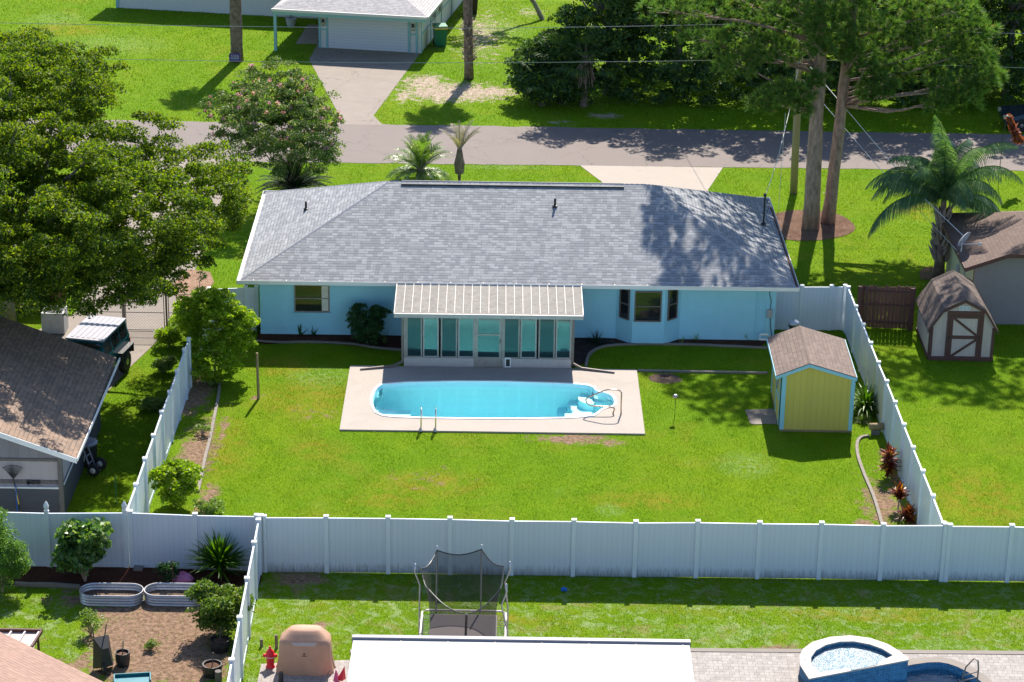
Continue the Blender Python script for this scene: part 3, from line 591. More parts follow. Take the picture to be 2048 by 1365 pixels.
d.bx(dx0+.09, dx1-.09, fy-.018, fy+.028, zt-.08, zt); d.bx(dx0+.09, dx1-.09, fy-.018, fy+.028, 1.28, 1.34); d.bx(dx0+.09, dx1-.09, fy-.018, fy+.028, .06, zk+.06)
door = d.build('porch_door', M['alum'], house)
for za, zb in ((zk+.06, 1.28), (1.34, zt-.08)): g3 = MB(); g3.bx(dx0+.09, dx1-.09, fy, fy+.01, za, zb); g3.build('pane', M['glasst'], door)
g3 = MB(); g3.bx(dx1-.07, dx1-.04, fy-.06, fy-.02, .98, 1.16); g3.build('handle', M['black'], door)
pd0 = hloc(aty(1010, 700, PY)[0], PY)[0]; pdr = MB(); pdr.bx(pd0, pd0+.22, fy-.03, fy-.002, .06, .43); pdo = pdr.build('pet_door', M['white'], house); q_ = MB(); q_.bx(pd0+.04, pd0+.18, fy-.036, fy-.031, .11, .38); q_.build('flap', M['black'], pdo)
# ribbed porch roof
rf0 = hloc(aty(789, 628, 80.8)[0], 80.8)[0]; rf1 = hloc(aty(1166, 632, 80.8)[0], 80.8)[0]; yb0, yb1 = hloc(0, 80.75)[1], .0
zf, zb = 2.235, 2.40
yb1 = -.03
b = MB(); nrib = 22; wv = (rf1-rf0)/nrib
pf = NT('weathered_roof_pan'); sp = pf.n('SeparateXYZ'); pf.l(pf.obj(), sp.inputs[0]); cell = pf.math('FLOOR', pf.math('DIVIDE', pf.math('SUBTRACT', sp.outputs[0], rf0), wv)); wn = pf.n('TexWhiteNoise', noise_dimensions='1D'); pf.l(cell, wn.inputs['W'])
cc = pf.mix(wn.outputs[0], (.06, .054, .05), (.14, .126, .118)); cc = pf.mix(.7, cc, pf.mix(pf.ramp(pf.noise(pf.obj(), 4, 6, .75, .5), .35, .7), (.07, .064, .06), (.23, .21, .195))); pf.l(cc, pf.b.inputs['Base Color']); pf.b.inputs['Roughness'].default_value = .7; M['pan'] = pf.m
b.slab([(rf0, yb0, zf), (rf1, yb0, zf), (rf1, yb1, zb), (rf0, yb1, zb)], .05)
pr_ = b.build('porch_roof', M['pan'], house)
b = MB()
for i in range(1, nrib): b.beam((rf0+wv*i, yb0+.02, zf+.018), (rf0+wv*i, yb1, zb+.018), .018, .045)
b.build('seam', M['alumw'], pr_)
b = MB(); b.bx(rf0-.02, rf1+.02, yb0-.07, yb0-.002, zf-.13, zf+.015); b.beam((rf0-.01, yb0, zf-.03), (rf0-.01, yb1, zb-.03), .03, .13); b.beam((rf1+.01, yb0, zf-.03), (rf1+.01, yb1, zb-.03), .03, .13); b.build('porch_gutter', M['alumw'], pr_)
for xx, sg in ((fx0-.05, -1), (fx1+.05, 1)):
    b = MB(); b.beam((xx, fy, zf-.1), (xx, fy, .22), .075, .06); b.beam((xx, fy, .24), (xx+sg*.35, fy-.15, .10), .06, .075); b.beam((xx+sg*.3, fy-.13, .115), (xx+sg*1.5, fy-.45, .085), .06, .07); b.build('porch_downspout', M['bronze'], house)
# electric service mast on the right hip
best = None
for k_ in range(200):
    z = 2.5+k_*.011; X, Y = at(1527, 448, z); lx, ly = hloc(X, Y); zr = rz(L_-lx)
    if best is None or abs(zr-z) < best[0]: best = (abs(zr-z), lx, ly, z)
_, mx_, my_, mz_ = best
b = MB(); b.tube([(mx_, my_, mz_-.1), (mx_, my_, mz_+1.15)], .035, 8); b.lathe([(.12, 0), (.1, .03), (.04, .09)], (mx_, my_, mz_-.01), 12); b.lathe([(.05, 0), (.07, .05), (.05, .12)], (mx_, my_, mz_+1.12), 10)
b.tube([(mx_+.03, my_, mz_+1.05), (mx_+.2, my_, mz_+.8), (mx_+.12, my_, mz_+.5), (mx_+.04, my_, mz_+.55)], .012, 5); b.build('service_mast', M['blackm'], house)
MAST = Vector((HX+math.cos(HR)*mx_-math.sin(HR)*my_, HY+math.sin(HR)*mx_+math.cos(HR)*my_, mz_+1.15))

# ------------------------------------------------------------------ POOL
def basin(poly, z0, depthf, name, m, parent=None, rings=(0, .12, .35, .6, 1.0)):
    pass
pool = thing('swimming_pool', 'light blue in ground swimming pool with white lip and corner steps', 'swimming pool', (-.8, 78.1, 0))
b = MB(); n = len(POOL); PI_ = POOL
def shrink(poly, d): return inflate(poly, -d)
# walls in steps
levels = [(POOL, .055), (shrink(POOL, .03), -.1), (shrink(POOL, .10), -.75), (shrink(POOL, .22), -1.35)]
for (pa, za), (pb_, zb_) in zip(levels[:-1], levels[1:]):
    for i in range(n):
        j = (i+1)%n; b.add([(pa[i][0], pa[i][1], za), (pb_[i][0], pb_[i][1], zb_), (pb_[j][0], pb_[j][1], zb_), (pa[j][0], pa[j][1], za)], [(0, 3, 2, 1)])
bot = poly_sheet(levels[-1][0], -1.35); b.add(bot.v, bot.f)
b.build('basin', M['gel'], pool, w=True)
# steps at the right end, bench at the left end
SX = at(1150, 800)[0]
st = MB()
def steps(cx, cy, radii, zs, a0, a1):
    for r_, z_ in zip(radii, zs):
        pts = [(cx, cy)]+[(cx+r_*math.cos(a0+(a1-a0)*t/14), cy+r_*.8*math.sin(a0+(a1-a0)*t/14)) for t in range(15)]
        st.prism(pts, -1.34, z_)
cx, cy = at(1222, 800, -.3); 
hd_ = lambda q, w: [(q+1.05, w), (q, w)]
for i, (r_, z_) in enumerate(((.55, -.26), (.92, -.52), (1.28, -.80))):
    st.prism([(cx-.62-.002*i+r_*math.cos(a), cy+.02+r_*math.sin(a)) for a in [math.pi*.5+math.pi*t/18 for t in range(19)]], -1.34, z_)
st.prism([(cx-.60, cy-.42), (cx-.06, cy-.36), (cx-.04, cy+.34), (cx-.2, cy+.44), (cx-.60, cy+.46)], -1.34, -.24)
X0, Y0 = at(1130, 834, -.3); st.prism([(X0, Y0+.02), (X0+.95, Y0+.06), (X0+.95, Y0+.75), (X0, Y0+.75)], -1.34, -.42)
X0, Y0 = at(765, 828, -.3); st.prism([(X0-.15, Y0+.35), (X0+.15, Y0+.06), (X0+.95, Y0+.02), (X0+.95, Y0+.8), (X0-.25, Y0+.8)], -1.34, -.5)
st.build('step', M['gel'], pool, w=True)
b = MB(); out = inflate(POOL, .09)
for i in range(n):
    j = (i+1)%n; b.add([(POOL[i][0], POOL[i][1], .085), (POOL[j][0], POOL[j][1], .085), (out[j][0], out[j][1], .085), (out[i][0], out[i][1], .085), (POOL[i][0], POOL[i][1], .04), (POOL[j][0], POOL[j][1], .04), (out[j][0], out[j][1], .055), (out[i][0], out[i][1], .055)], [(0, 3, 2, 1)[::-1][::1], (0, 1, 5, 4), (2, 3, 7, 6)])
b.build('coping', M['coping'], pool, w=True)
wp = shrink(POOL, .028); wb = MB(); wl = [(wp, -.07), (shrink(POOL, .098), -.74), (shrink(POOL, .218), -1.345)]
wt = poly_sheet(wp, -.07); wb.add(wt.v, wt.f); bt = poly_sheet(wl[-1][0], -1.345); wb.add(bt.v, [f[::-1] for f in bt.f])
for (pa, za), (pb_, zb_) in zip(wl[:-1], wl[1:]):
    for i in range(n):
        j = (i+1)%n; wb.add([(pa[i][0], pa[i][1], za), (pb_[i][0], pb_[i][1], zb_), (pb_[j][0], pb_[j][1], zb_), (pa[j][0], pa[j][1], za)], [(0, 1, 2, 3)])
wo = wb.build('water', M['water'], pool, w=True)
# ladder rails, hand rail (things fixed to the pool: its parts)
lx, ly = at(842, 862, .06); lx2, _ = at(871, 862, .06)
for k_, xx in enumerate((lx, lx2)):
    b = MB(); pts = [(xx, ly, .06), (xx, ly+.02, .55), (xx, ly+.12, .78), (xx, ly+.28, .8), (xx, ly+.4, .68), (xx, ly+.44, .4), (xx, ly+.45, -.6)]
    b.tube([tuple(p) for p in pts], .024, 8); b.lathe([(.06, 0), (.06, .02)], (xx, ly, .06), 10); b.build('ladder_rail', M['chrome'], pool, True, w=True)
b = MB(); b.tube([(lx, ly+.45, -.3), (lx2, ly+.45, -.3)], .03, 6); b.tube([(lx, ly+.45, -.55), (lx2, ly+.45, -.55)], .03, 6); b.build('ladder_rung', M['chrome'], pool, w=True)
hx, hy = at(1242, 829, .06)
def hp(u, v): X, Z = aty(u, v, hy); return (X, hy, Z)
b = MB(); b.tube([hp(1242, 829), hp(1242.5, 800), hp(1243, 786), hp(1239, 781.5), hp(1232, 780), hp(1215, 779.5), hp(1205, 783), hp(1190, 789), hp(1176, 795), hp(1171.5, 800), hp(1173.5, 807), hp(1181, 812)] + [hp(1205, 813), hp(1222, 814), hp(1228, 817), (hp(1229, 822)[0], hy+.02, .25), (hp(1226, 829)[0], hy+.05, .06)], .026, 8)
b.build('hand_rail', M['rail'], pool, True, w=True)
b = MB(); X, Y = at(708, 785, .065); 

# ------------------------------------------------------------------ fences
def fence(name, label, p0, p1, h=1.8, step=1.83, mats=('vinyl', 'vpost'), z0=.02, cap='flat', start=0, tilt=None, posts=None):
    L = math.hypot(p1[0]-p0[0], p1[1]-p0[1]); rzz = math.atan2(p1[1]-p0[1], p1[0]-p0[0])
    T = thing(name, label, 'fence', (p0[0], p0[1], 0), rzz)
    xs = [0]; x = start if start else step
    while x < L-.35: xs.append(x); x += step
    xs.append(L)
    if posts: xs = posts
    r_ = random.Random(int(abs(p0[0]*100)+L*10)); dz = [r_.uniform(-.03, .03) for _ in xs]
    proto = None
    for i in range(len(xs)-1):
        b = MB(); a, c = xs[i]+.064, xs[i+1]-.064; zb_, zt_ = z0+dz[i], h+dz[i]; zb2, zt2 = z0+dz[i+1], h+dz[i+1]
        b.obox((a, 0), (c, 0), .024, zb_+.13, zt_-.1, z0b=zb2+.13, z1b=zt2-.1)
        b.obox((a, 0), (c, 0), .05, zt_-.1, zt_, z0b=zt2-.1, z1b=zt2); b.obox((a, 0), (c, 0), .05, zb_, zb_+.13, z0b=zb2, z1b=zb2+.13)
        b.build('panel', M[mats[0]], T)
    for i, x in enumerate(xs):
        b = MB(); hh = h+dz[i]+.05; b.bx(x-.0635, x+.0635, -.0635, .0635, -.02, hh); p = b.build('post', M[mats[1]], T)
        b = MB()
        if cap == 'flat': b.bx(x-.075, x+.075, -.075, .075, hh, hh+.03); b.add([(x-.07, -.07, hh+.03), (x+.07, -.07, hh+.03), (x+.07, .07, hh+.03), (x-.07, .07, hh+.03), (x, 0, hh+.065)], [(0, 1, 4), (1, 2, 4), (2, 3, 4), (3, 0, 4)])
        else: b.lathe([(.075, 0), (.08, .04), (.05, .06), (.045, .09), (.08, .13), (.085, .2), (.05, .28), (.01, .34)], (x, 0, hh), 8)
        b.build('post_cap', M['white'], p)
    return T
RFX, RFY = -5.3961, 64.7414
rc = lambda i: (RFX+1.83*i*math.cos(.0066), RFY+1.83*i*math.sin(.0066))
fence('white_fence', 'long white vinyl panel fence with mildewed base across the rear of the pool yard', rc(-1.05), rc(10), mats=('vinylg', 'vpost'), start=.09)
fence('white_fence', 'white vinyl fence section right of the corner where two posts stand side by side', (rc(10)[0]+.13, rc(10)[1]-.02), (rc(10)[0]+13.1, rc(10)[1]+.05), mats=('vinylg', 'vpost'))
cR = (12.88, 64.98)
fence('white_fence', 'white vinyl fence along the right side of the pool yard past the yellow shed', (12.87-.0157*.15, 65.0), (12.87-.0157*20.3, 65.05+20.3), start=1.86)
fence('white_fence', 'white vinyl fence running back between the left neighbour and the weedy strip', (-11.33, 65.02), (-11.30, 78.95), mats=('vinyl', 'vpost'))
fence('white_fence', 'two white fence panels behind the raised metal beds and spiky plant', rc(-1.12), (-11.2, 64.86), mats=('vinyl', 'vpost'))
fence('white_fence', 'white fence with pointed acorn post caps at the left rear', (-11.36, 64.84), (-20.5, 64.7), step=2.33, cap='gothic', start=.001+2.3)
fence('white_fence', 'white fence between the garden plot and the grill yard, running towards the viewer', (rc(-1.08)[0], 64.5), (-7.13, 53.3), start=1.5, step=2.35)
fence('white_fence', 'white gate fence between house and right side fence', (9.85, 85.55), (12.48, 85.62), posts=[0, 1.0, 2.12, 2.62], h=1.75)
fence('white_fence', 'low white fence panel and gate left of the house behind the bright shrub', (-11.25, 84.3), (-9.40, 84.55), posts=[0, 1.36, 1.75], h=1.7)
fence('white_fence', 'short white fence return seen edge on beside the wood chips', (-11.28, 82.0), (-11.25, 84.15), h=1.7, posts=[0, 2.1])
b = MB(); p0, p1 = (13.0, 85.9), (15.15, 85.75)
T = thing('wooden_fence', 'dark brown wooden picket fence between white fence and barn shed', 'fence', (p0[0], p0[1], 0), math.atan2(p1[1]-p0[1], p1[0]-p0[0]))
r_ = random.Random(3); Lf = 2.16; x = 0
while x < Lf-.1:
    hh = 1.72+r_.uniform(-.03, .05); b.bx(x, x+.13, -.012, .012, .04, hh-.04); b.bx(x+.025, x+.105, -.012, .012, hh-.04, hh); x += .145
b.build('picket', M['brownf'], T)
b = MB(); [b.bx(0, Lf, -.06, -.013, z, z+.09) for z in (.25, .95, 1.5)]; b.build('rail', M['brown'], T)
for x in (.02, .28, Lf-.18): b = MB(); b.bx(x, x+.13, -.12, -.061, 0, 1.7); b.build('post', M['brown'], T)

# chain-link gates on the left drive
def chain(p0, p1, h, label):
    L = math.hypot(p1[0]-p0[0], p1[1]-p0[1]); T = thing('chain_link_gate', label, 'gate', (p0[0], p0[1], 0), math.atan2(p1[1]-p0[1], p1[0]-p0[0]))
    b = MB(); b.tube([(0, 0, .06), (L, 0, .06), (L, 0, h), (0, 0, h)], .024, 7, closed=True); b.tube([(0, 0, h/2), (L, 0, h/2)], .016, 6) if L > 1.2 else None; b.build('frame', M['bronze'], T)
    b = MB(); s_ = .11; k_ = -h
    while k_ < L:
        a = max(0, k_); c = min(L, k_+h)
        if c-a > .05:
            b.beam((a, 0, a-k_+.0), (c, 0, c-k_), .006, .006); b.beam((a, .004, h-(a-k_)), (c, .004, h-(c-k_)), .006, .006)
        k_ += s_
    b.build('mesh', M['galvp'], T); return T
chain((-15.75, 84.3), (-14.50, 84.3), 1.5, 'left leaf of the brown chain link drive gate behind the jeep')
chain((-14.38, 84.3), (-12.95, 84.3), 1.5, 'right leaf of the brown chain link drive gate')
chain((-12.78, 84.3), (-11.5, 84.3), 1.5, 'brown chain link fence piece against the bright green shrub')
for x in (-14.44, -12.86): b = MB(); b.tube([(0, 0, 0), (0, 0, 1.6)], .038, 8); b.lathe([(.045, 0), (.02, .05)], (0, 0, 1.6), 8); o = b.build('gate_post', M['bronze'], loc=None); o.location = (x, 84.3, 0); tag(o, 'brown round gate post between the two drive gate leaves' if x < -14 else 'brown round gate post at the right end of the drive gate', 'post')

# ------------------------------------------------------------------ yellow shed
sx, sy = at(1560, 863); sx2, _ = at(1702, 866)
shed = thing('garden_shed', 'yellow shed with light blue trim and brown shingle roof', 'shed', (sx, sy, 0), -.006)
SW, SD, SH, SP = sx2-sx, 3.35, 2.06, 2.52; RX = .355*SW; SHL = SP-(SP-SH)*RX/(RX+.02)*.80; oL, oR = .25, .05; slL = (SP-SHL)/RX; slR = (SP-SH)/(SW-RX)
b = MB(); b.add([(0, 0, .08), (SW, 0, .08), (SW, 0, SH), (RX, 0, SP), (0, 0, SHL), (0, SD, .08), (SW, SD, .08), (SW, SD, SH), (RX, SD, SP), (0, SD, SHL)], [(0, 1, 2, 3, 4), (5, 9, 8, 7, 6), (1, 6, 7, 2), (5, 0, 4, 9), (0, 5, 6, 1)]); b.build('wall', M['yellow'], shed)
b = MB(); b.bx(-.02, SW+.02, -.02, SD+.02, -.02, .08); b.build('base', M['postw'], shed)
fo = .10; zl = SHL-oL*slL+.03; zr0 = SH-oR*slR+.03
b = MB(); b.slab([(-oL, -fo, zl), (RX, -fo, SP+.03), (RX, SD+fo, SP+.03), (-oL, SD+fo, zl)], .03); b.slab([(RX, -fo, SP+.03), (SW+oR, -fo, zr0), (SW+oR, SD+fo, zr0), (RX, SD+fo, SP+.03)], .03); rf_ = b.build('roof', M['roofs'], shed)
caps(rf_, (RX, -fo, SP+.03), (RX, SD+fo, SP+.03), 'capbr', .34, .13, fall=.5)
b = MB()
for xa, xb in ((0, .1), (SW-.1, SW)): b.bx(xa-.012, xb+.012, -.025, -.002, .08, (SHL if xa == 0 else SH)-.03)
b.bx(-.028, -.002, -.002, .09, .08, SHL-.06); b.bx(-.028, -.002, SD-.09, SD+.01, .08, SHL-.06); b.bx(SW+.002, SW+.028, -.002, .09, .08, SH-.04); b.build('corner_trim', M['trimb'], shed)
b = MB(); yy = -fo-.022
b.slab([(-oL, yy, zl-.028), (RX, yy, SP), (RX, yy+.02, SP), (-oL, yy+.02, zl-.028)], .11); b.slab([(RX, yy, SP), (SW+oR, yy, zr0-.028), (SW+oR, yy+.02, zr0-.028), (RX, yy+.02, SP)], .11)
b.bx(-oL-.02, -oL-.002, -fo, SD+fo, zl-.12, zl-.01); b.bx(SW+oR+.002, SW+oR+.02, -fo, SD+fo, zr0-.12, zr0-.01); b.build('fascia', M['trimb'], shed)
b = MB(); b.bx(-.04, -.03, .35, 1.5, .1, 1.80); dr_ = b.build('door', M['yellow'], shed)
b = MB(); b.bx(-.06, -.041, .3, .39, .1, 1.85); b.bx(-.06, -.041, 1.46, 1.55, .1, 1.85); b.bx(-.06, -.041, .39, 1.46, 1.77, 1.85); b.bx(-.06, -.041, .39, 1.46, .95, 1.03); b.build('door_trim', M['trimb'], dr_)
b = MB(); b.bx(-.055, -.041, 1.3, 1.42, 1.02, 1.3) ; b.build('handle', M['black'], dr_)
b = MB(); cy_, cz_ = .95, 1.42
for k_ in range(6): a = k_*math.pi/3; b.beam((-.06, cy_, cz_), (-.06, cy_+.17*math.cos(a), cz_+.17*math.sin(a)), .03, .05)
b.build('star_decoration', M['acm'], dr_)

# ------------------------------------------------------------------ barn shed
bx0, by0 = at(1856, 720); bx1, _ = at(1984, 722)
barn = thing('barn_shed', 'cream barn shaped shed with brown trim, crossed brown door and dark shingle roof', 'shed', (bx0, by0, 0), -.01)
BW, BD = bx1-bx0, 3.0
prof = [(0, .0), (0, 1.32), (BW*.20, 1.98), (BW/2, 2.34), (BW*.80, 1.98), (BW, 1.32), (BW, 0)]
b = MB(); n_ = len(prof); b.add([(x, 0, z) for x, z in prof]+[(x, BD, z) for x, z in prof], [tuple(range(n_))[::-1], tuple(range(n_, 2*n_))]+[(i, (i+1)%n_, n_+(i+1)%n_, n_+i) for i in range(n_)]); b.build('wall', M['tan'], barn)
b = MB(); rp = [(-.12, 1.2), (BW*.19-.03, 2.03), (BW/2, 2.42), (BW*.81+.03, 2.03), (BW+.12, 1.2)]
for (xa, za), (xb, zb_) in zip(rp[:-1], rp[1:]): b.slab([(xa, -.1, za), (xb, -.1, zb_), (xb, BD+.1, zb_), (xa, BD+.1, za)], .05)
b.build('roof', M['roofd'], barn)
b = MB()
for (xa, za), (xb, zb_) in zip(rp[:-1], rp[1:]): b.slab([(xa, -.125, za-.04), (xb, -.125, zb_-.04), (xb, -.102, zb_-.04), (xa, -.102, za-.04)], .09)
b.build('fascia', M['brown'], barn)
b = MB(); b.bx(0, .1, -.03, -.003, .05, 1.3); b.bx(BW-.1, BW, -.03, -.003, .05, 1.3); b.bx(-.02, BW+.02, -.05, -.031, -.02, .16); b.bx(-.03, -.003, 0, BD, -.02, .12); b.bx(.3*0-.03, -.003, 0, .1, .12, 1.3); b.build('corner_trim', M['brown'], barn)
dA, dB = BW*.29, BW*.77
b = MB(); b.bx(dA-.1, dB+.1, -.06, -.004, 1.78, 1.93); b.bx(dA-.1, dA, -.055, -.004, .16, 1.78); b.bx(dB, dB+.1, -.055, -.004, .16, 1.78)
df = b.build('door_frame', M['brown'], barn)
b = MB(); b.bx(dA+.01, dB-.01, -.03, -.006, .1, 1.77); dd = b.build('door', M['tan'], barn)
b = MB(); 
for q in ((dA+.01, dA+.12, .1, 1.77), (dB-.12, dB-.01, .1, 1.77), (dA+.12, dB-.12, 1.66, 1.77), (dA+.12, dB-.12, .86, .99), (dA+.12, dB-.12, .1, .18)): b.bx(q[0], q[1], -.052, -.031, q[2], q[3])
b.beam((dA+.14, -.043, 1.66), (dB-.12, -.043, 1.0), .018, .09); b.beam((dA+.12, -.043, .17), (dB-.12, -.043, .84), .018, .09); b.build('door_brace', M['brown'], dd)
b = MB(); b.bx(dB-.08, dB-.05, -.09, -.053, .88, .97); b.bx(dA-.04, dA+.06, -.075, -.056, .9, .95); b.build('latch', M['black'], dd)
b = MB(); b.bx(BW/2-.2, BW/2+.2, -.03, -.004, 1.97, 2.13); v_ = b.build('vent', M['white'], barn)
b = MB(); [b.bx(BW/2-.18+.13*i, BW/2-.07+.13*i, -.036, -.031, 1.99, 2.11) for i in range(3)]; b.build('slat', M['dish'], v_)

# ------------------------------------------------------------------ grey shed at the left
ls = thing('workshop_shed', 'dark grey shed with wide patchy brown shingle roof at the left', 'shed', (-13.95, 68.4, 0))
# right eave line x=-13.2 (z 2.4), ridge 4.6 m left
pitch = .36; ex = -13.22; RXx = ex-5.2
def lz(x): return 2.34+(ex-x)*pitch
b = MB(); yf_, yb_ = 67.55, 75.85
b.slab([(RXx, yf_, lz(RXx)), (ex, yf_, lz(ex)), (ex-.1, yb_, lz(ex)), (RXx, yb_, lz(RXx))], .06); b.slab([(RXx-5.2, yf_, lz(ex)), (RXx, yf_, lz(RXx)), (RXx, yb_, lz(RXx)), (RXx-5.2, yb_, lz(ex))], .06); b.build('roof', M['roofb'], ls, w=True)
b = MB(); b.slab([(RXx, yf_-.03, lz(RXx)-.01), (ex, yf_-.03, lz(ex)-.01), (ex, yf_-.002, lz(ex)-.01), (RXx, yf_-.002, lz(RXx)-.01)], .17); b.bx(ex+.002, ex+.03, yf_, yb_, 2.22, 2.335); b.build('fascia', M['white'], ls, w=True)
wx = -13.85; wy = 68.35
b = MB(); zt_ = lambda x: lz(x)-.08
b.add([(wx, wy, 0), (wx, wy, .92), (RXx-4.5, wy, .92), (RXx-4.5, wy, 0)], [(0, 1, 2, 3)])
b.add([(wx-.12, wy+.14, .92), (wx, wy, .92), (RXx-4.5, wy, .92), (RXx-4.5, wy+.14, .92)], [(0, 1, 2, 3)])
b.bx(wx-.14, wx, wy+.001, 75.3, 0, 1.0); b.bx(wx-.14, wx-.005, wy+1.7, 75.3, 1.0, 2.3); b.build('lower_wall', M['greyd'], ls, w=True)
b = MB(); b.bx(RXx-4.5, wx-.14, wy+.12, wy+.16, .93, 1.86); b.bx(wx-.10, wx-.04, wy+.1, wy+1.7, 1.0, 2.25); b.build('upper_wall', M['pink'], ls, w=True)
b = MB(); b.add([(wx, wy+.03, 1.9), (RXx, wy+.03, 1.9), (RXx, wy+.03, zt_(RXx)), (wx, wy+.03, zt_(wx))], [(3, 2, 1, 0)[::-1]]); b.bx(RXx-4, wx, wy+.06, wy+.5, 1.87, 1.9); b.build('gable', M['greyv'], ls, w=True)
b = MB(); b.bx(wx-.13, wx+.01, wy-.03, wy+.10, 0, 2.3); b.bx(RXx, wx-.13, wy-.01, wy+.03, 1.84, 1.93); b.bx(RXx, wx-.13, wy+.09, wy+.118, 1.02, 1.16); b.build('trim_board', M['greyw'], ls, w=True)
b = MB(); b.bx(RXx, wx-.13, wy-.04, wy+.1, .921, .975); b.bx(wx+.002, wx+.03, wy+.1, wy+1.7, 1.0, 1.06); b.build('counter', M['white'], ls, w=True)
b = MB(); X, Z = aty(65, 985, wy+.05)
for i in range(3): b.bx(X-.16+.15*i, X-.05+.15*i, wy+.03, wy+.085, 1.04, 1.17)
b.lathe([(.04, 0), (.05, .05)], (X-.1, wy-.0, 1.06), 8); o = b.build('hose_timer', M['black'], ls, w=True)
# rake hung on wall
rx, rz_ = aty(22, 920, wy-.1)
T = thing('rake', 'black fan rake with yellow handle leaning upside down on the grey shed', 'rake', (rx+.15, wy-.12, 0))
b = MB(); bot_ = Vector((.1, -.12, 0)); top_ = Vector((-.12, .06, 1.25)); b.tube([bot_, bot_.lerp(top_, .8)], .017, 7); b.build('handle', M['ylid'], T)
b = MB(); b.tube([bot_.lerp(top_, .18), bot_.lerp(top_, .36)], .02, 7); b.tube([bot_.lerp(top_, .8), top_], .022, 7); b.build('grip', M['black'], T)
b = MB()
for i in range(17):
    a = (i-8)/8*.62; tip = top_+Vector((math.sin(a)*.52, .02, math.cos(a)*.47)); b.beam(top_, tip, .014, .01); b.beam(tip, tip+Vector((0, -.06, .01)), .014, .01)
b.beam(top_+Vector((-.1, .01, .15)), top_+Vector((.1, .01, .15)), .02, .03); b.build('head', M['black'], T)
b = MB(); b.tube([(0, 0, 0), (-.02, .1, 1.1)], .016, 6); o = b.build('blue_pole', M['bluep']); o.location = (rx+.12, wy-.22, 0); tag(o, 'thin blue pole leaning beside the rake', 'pole')
# hand truck beside shed
hx_, hy_ = at(200, 945); T = thing('hand_truck', 'two wheeled grey hand truck leaning on the shed side', 'hand truck', (hx_-.05, hy_, 0), -.25)
b = MB()
for yy in (-.22, .12): b.tube([(-.15, yy, .12), (-.38, yy, .8), (-.5, yy, 1.3)], .028, 8)
for t in (.3, .6, .95): b.beam((-.15-.25*t, -.22, .12+.8*t), (-.15-.25*t, .12, .12+.8*t), .04, .02)
b.bx(-.3, .02, -.25, .16, .03, .05); b.build('frame', M['gut'], T)
for yy in (-.34, .22):
    b = MB(); b.add(*(lambda q: (q.v, q.f))(MB().lathe([(.09, -.06), (.19, -.055), (.22, 0), (.19, .055), (.09, .06)], n=20))); b.v = [(x-.02, z+yy, y+.22) for x, y, z in b.v]; w_ = b.build('wheel', M['tyre'], T, True)
    b = MB(); b.add(*(lambda q: (q.v, q.f))(MB().lathe([(.02, -.075), (.1, -.066), (.1, .066), (.02, .075)], n=14))); b.v = [(x-.02, z+yy, y+.22) for x, y, z in b.v]; b.build('hub', M['hub'], w_, True)
# dark bin behind hand truck
X, Y = at(180, 935); T = thing('storage_bin', 'black bin standing between the hand truck and the grey shed', 'bin', (X-.12, Y+.25, 0))
b = MB(); b.lathe([(.24, 0), (.3, .05), (.34, .75), (.3, .75)], n=16); b.build('body', M['black'], T); b = MB(); b.lathe([(.37, .75), (.37, .79), (.3, .84), (.05, .86)], n=16); b.build('lid', M['gut'], T)
b = MB(); b.beam((-.05, -.35, .25), (0, -.35, .6), .02, .03); b.build('label_strip', M['hub'], T)

# ------------------------------------------------------------------ neighbour house right
nh = thing('neighbour_house', 'tan house with brown shingle roof at the right edge', 'house', (17.0, 86.1, 0))
px_, pz_ = aty(2018, 508, 86.0); exx, ezz = aty(1931, 536, 86.0); yb = 92.5
ridx = px_; b = MB(); zr_ = pz_; ze_ = ezz; ee = exx
rt = ridx+8.6
mainr = ridx+1.3
sl2 = (zr_-ze_)/(ridx-ee)
def onplane(u, v):
    best = None
    for q in range(400):
        z = 2.3+q*.008; x, y = at(u, v, z); d = abs(ze_+(x-ee)*sl2-z)
        if best is None or d < best[0]: best = (d, x, y, ze_+(x-ee)*sl2)
    return best[1:]
C1, D1 = onplane(2085, 474), onplane(2085, 424)
b.slab([(ee, 86.0, ze_), (ridx, 86.0, zr_), C1, D1, (ee, yb, ze_)], .08); b.slab([(ridx, 86.0, zr_), (ridx+9, 86.0, zr_), (C1[0]+6, C1[1], C1[2]), C1], .08); b.slab([(ee, yb, ze_), D1, (D1[0]+6, D1[1], D1[2]), (ridx+9, yb+1.5, ze_)], .08); b.build('roof', M['roofr'], nh, w=True)
b = MB(); wl_ = ee+.45; sl2 = (zr_-ze_)/(ridx-ee)
b.prism([(wl_, 86.5), (rt, 86.5), (rt, yb-.4), (wl_, yb-.4)], 0, 1.2); zz = ze_+.45*sl2-.1
b.add([(wl_, 86.5, 1.2), (rt, 86.5, 1.2), (rt, 86.5, zr_-.1), (ridx, 86.5, zr_-.1), (wl_, 86.5, zz)], [(0, 1, 2, 3, 4)]); b.build('gable_wall', M['tanwall'], nh, w=True)
b = MB(); b.bx(wl_-.03, wl_-.002, 86.6, yb-.4, 0, zz); b.build('side_wall', M['cream'], nh, w=True)
b = MB(); b.slab([(ee, 85.97, ze_), (ridx, 85.97, zr_), (ridx, 85.998, zr_), (ee, 85.998, ze_)], .16); b.slab([(ridx, 85.97, zr_), (ridx+9, 85.97, zr_), (ridx+9, 85.998, zr_), (ridx, 85.998, zr_)], .16); b.bx(ee-.03, ee-.002, 86, yb, ze_-.14, ze_-.005); b.build('fascia', M['brown'], nh, w=True)
for k_, (yy) in enumerate((88.0, 89.2)): b = MB(); b.bx(wl_-.12, wl_-.035, yy, yy+.35, .7, 1.3); b.tube([(wl_-.06, yy+.1, 1.3), (wl_-.06, yy+.1, zz)], .02, 6); b.build('meter_box', M['acm'], nh, w=True)
dxx, dyy = at(1907, 452, 2.9); T_ = MB(); 
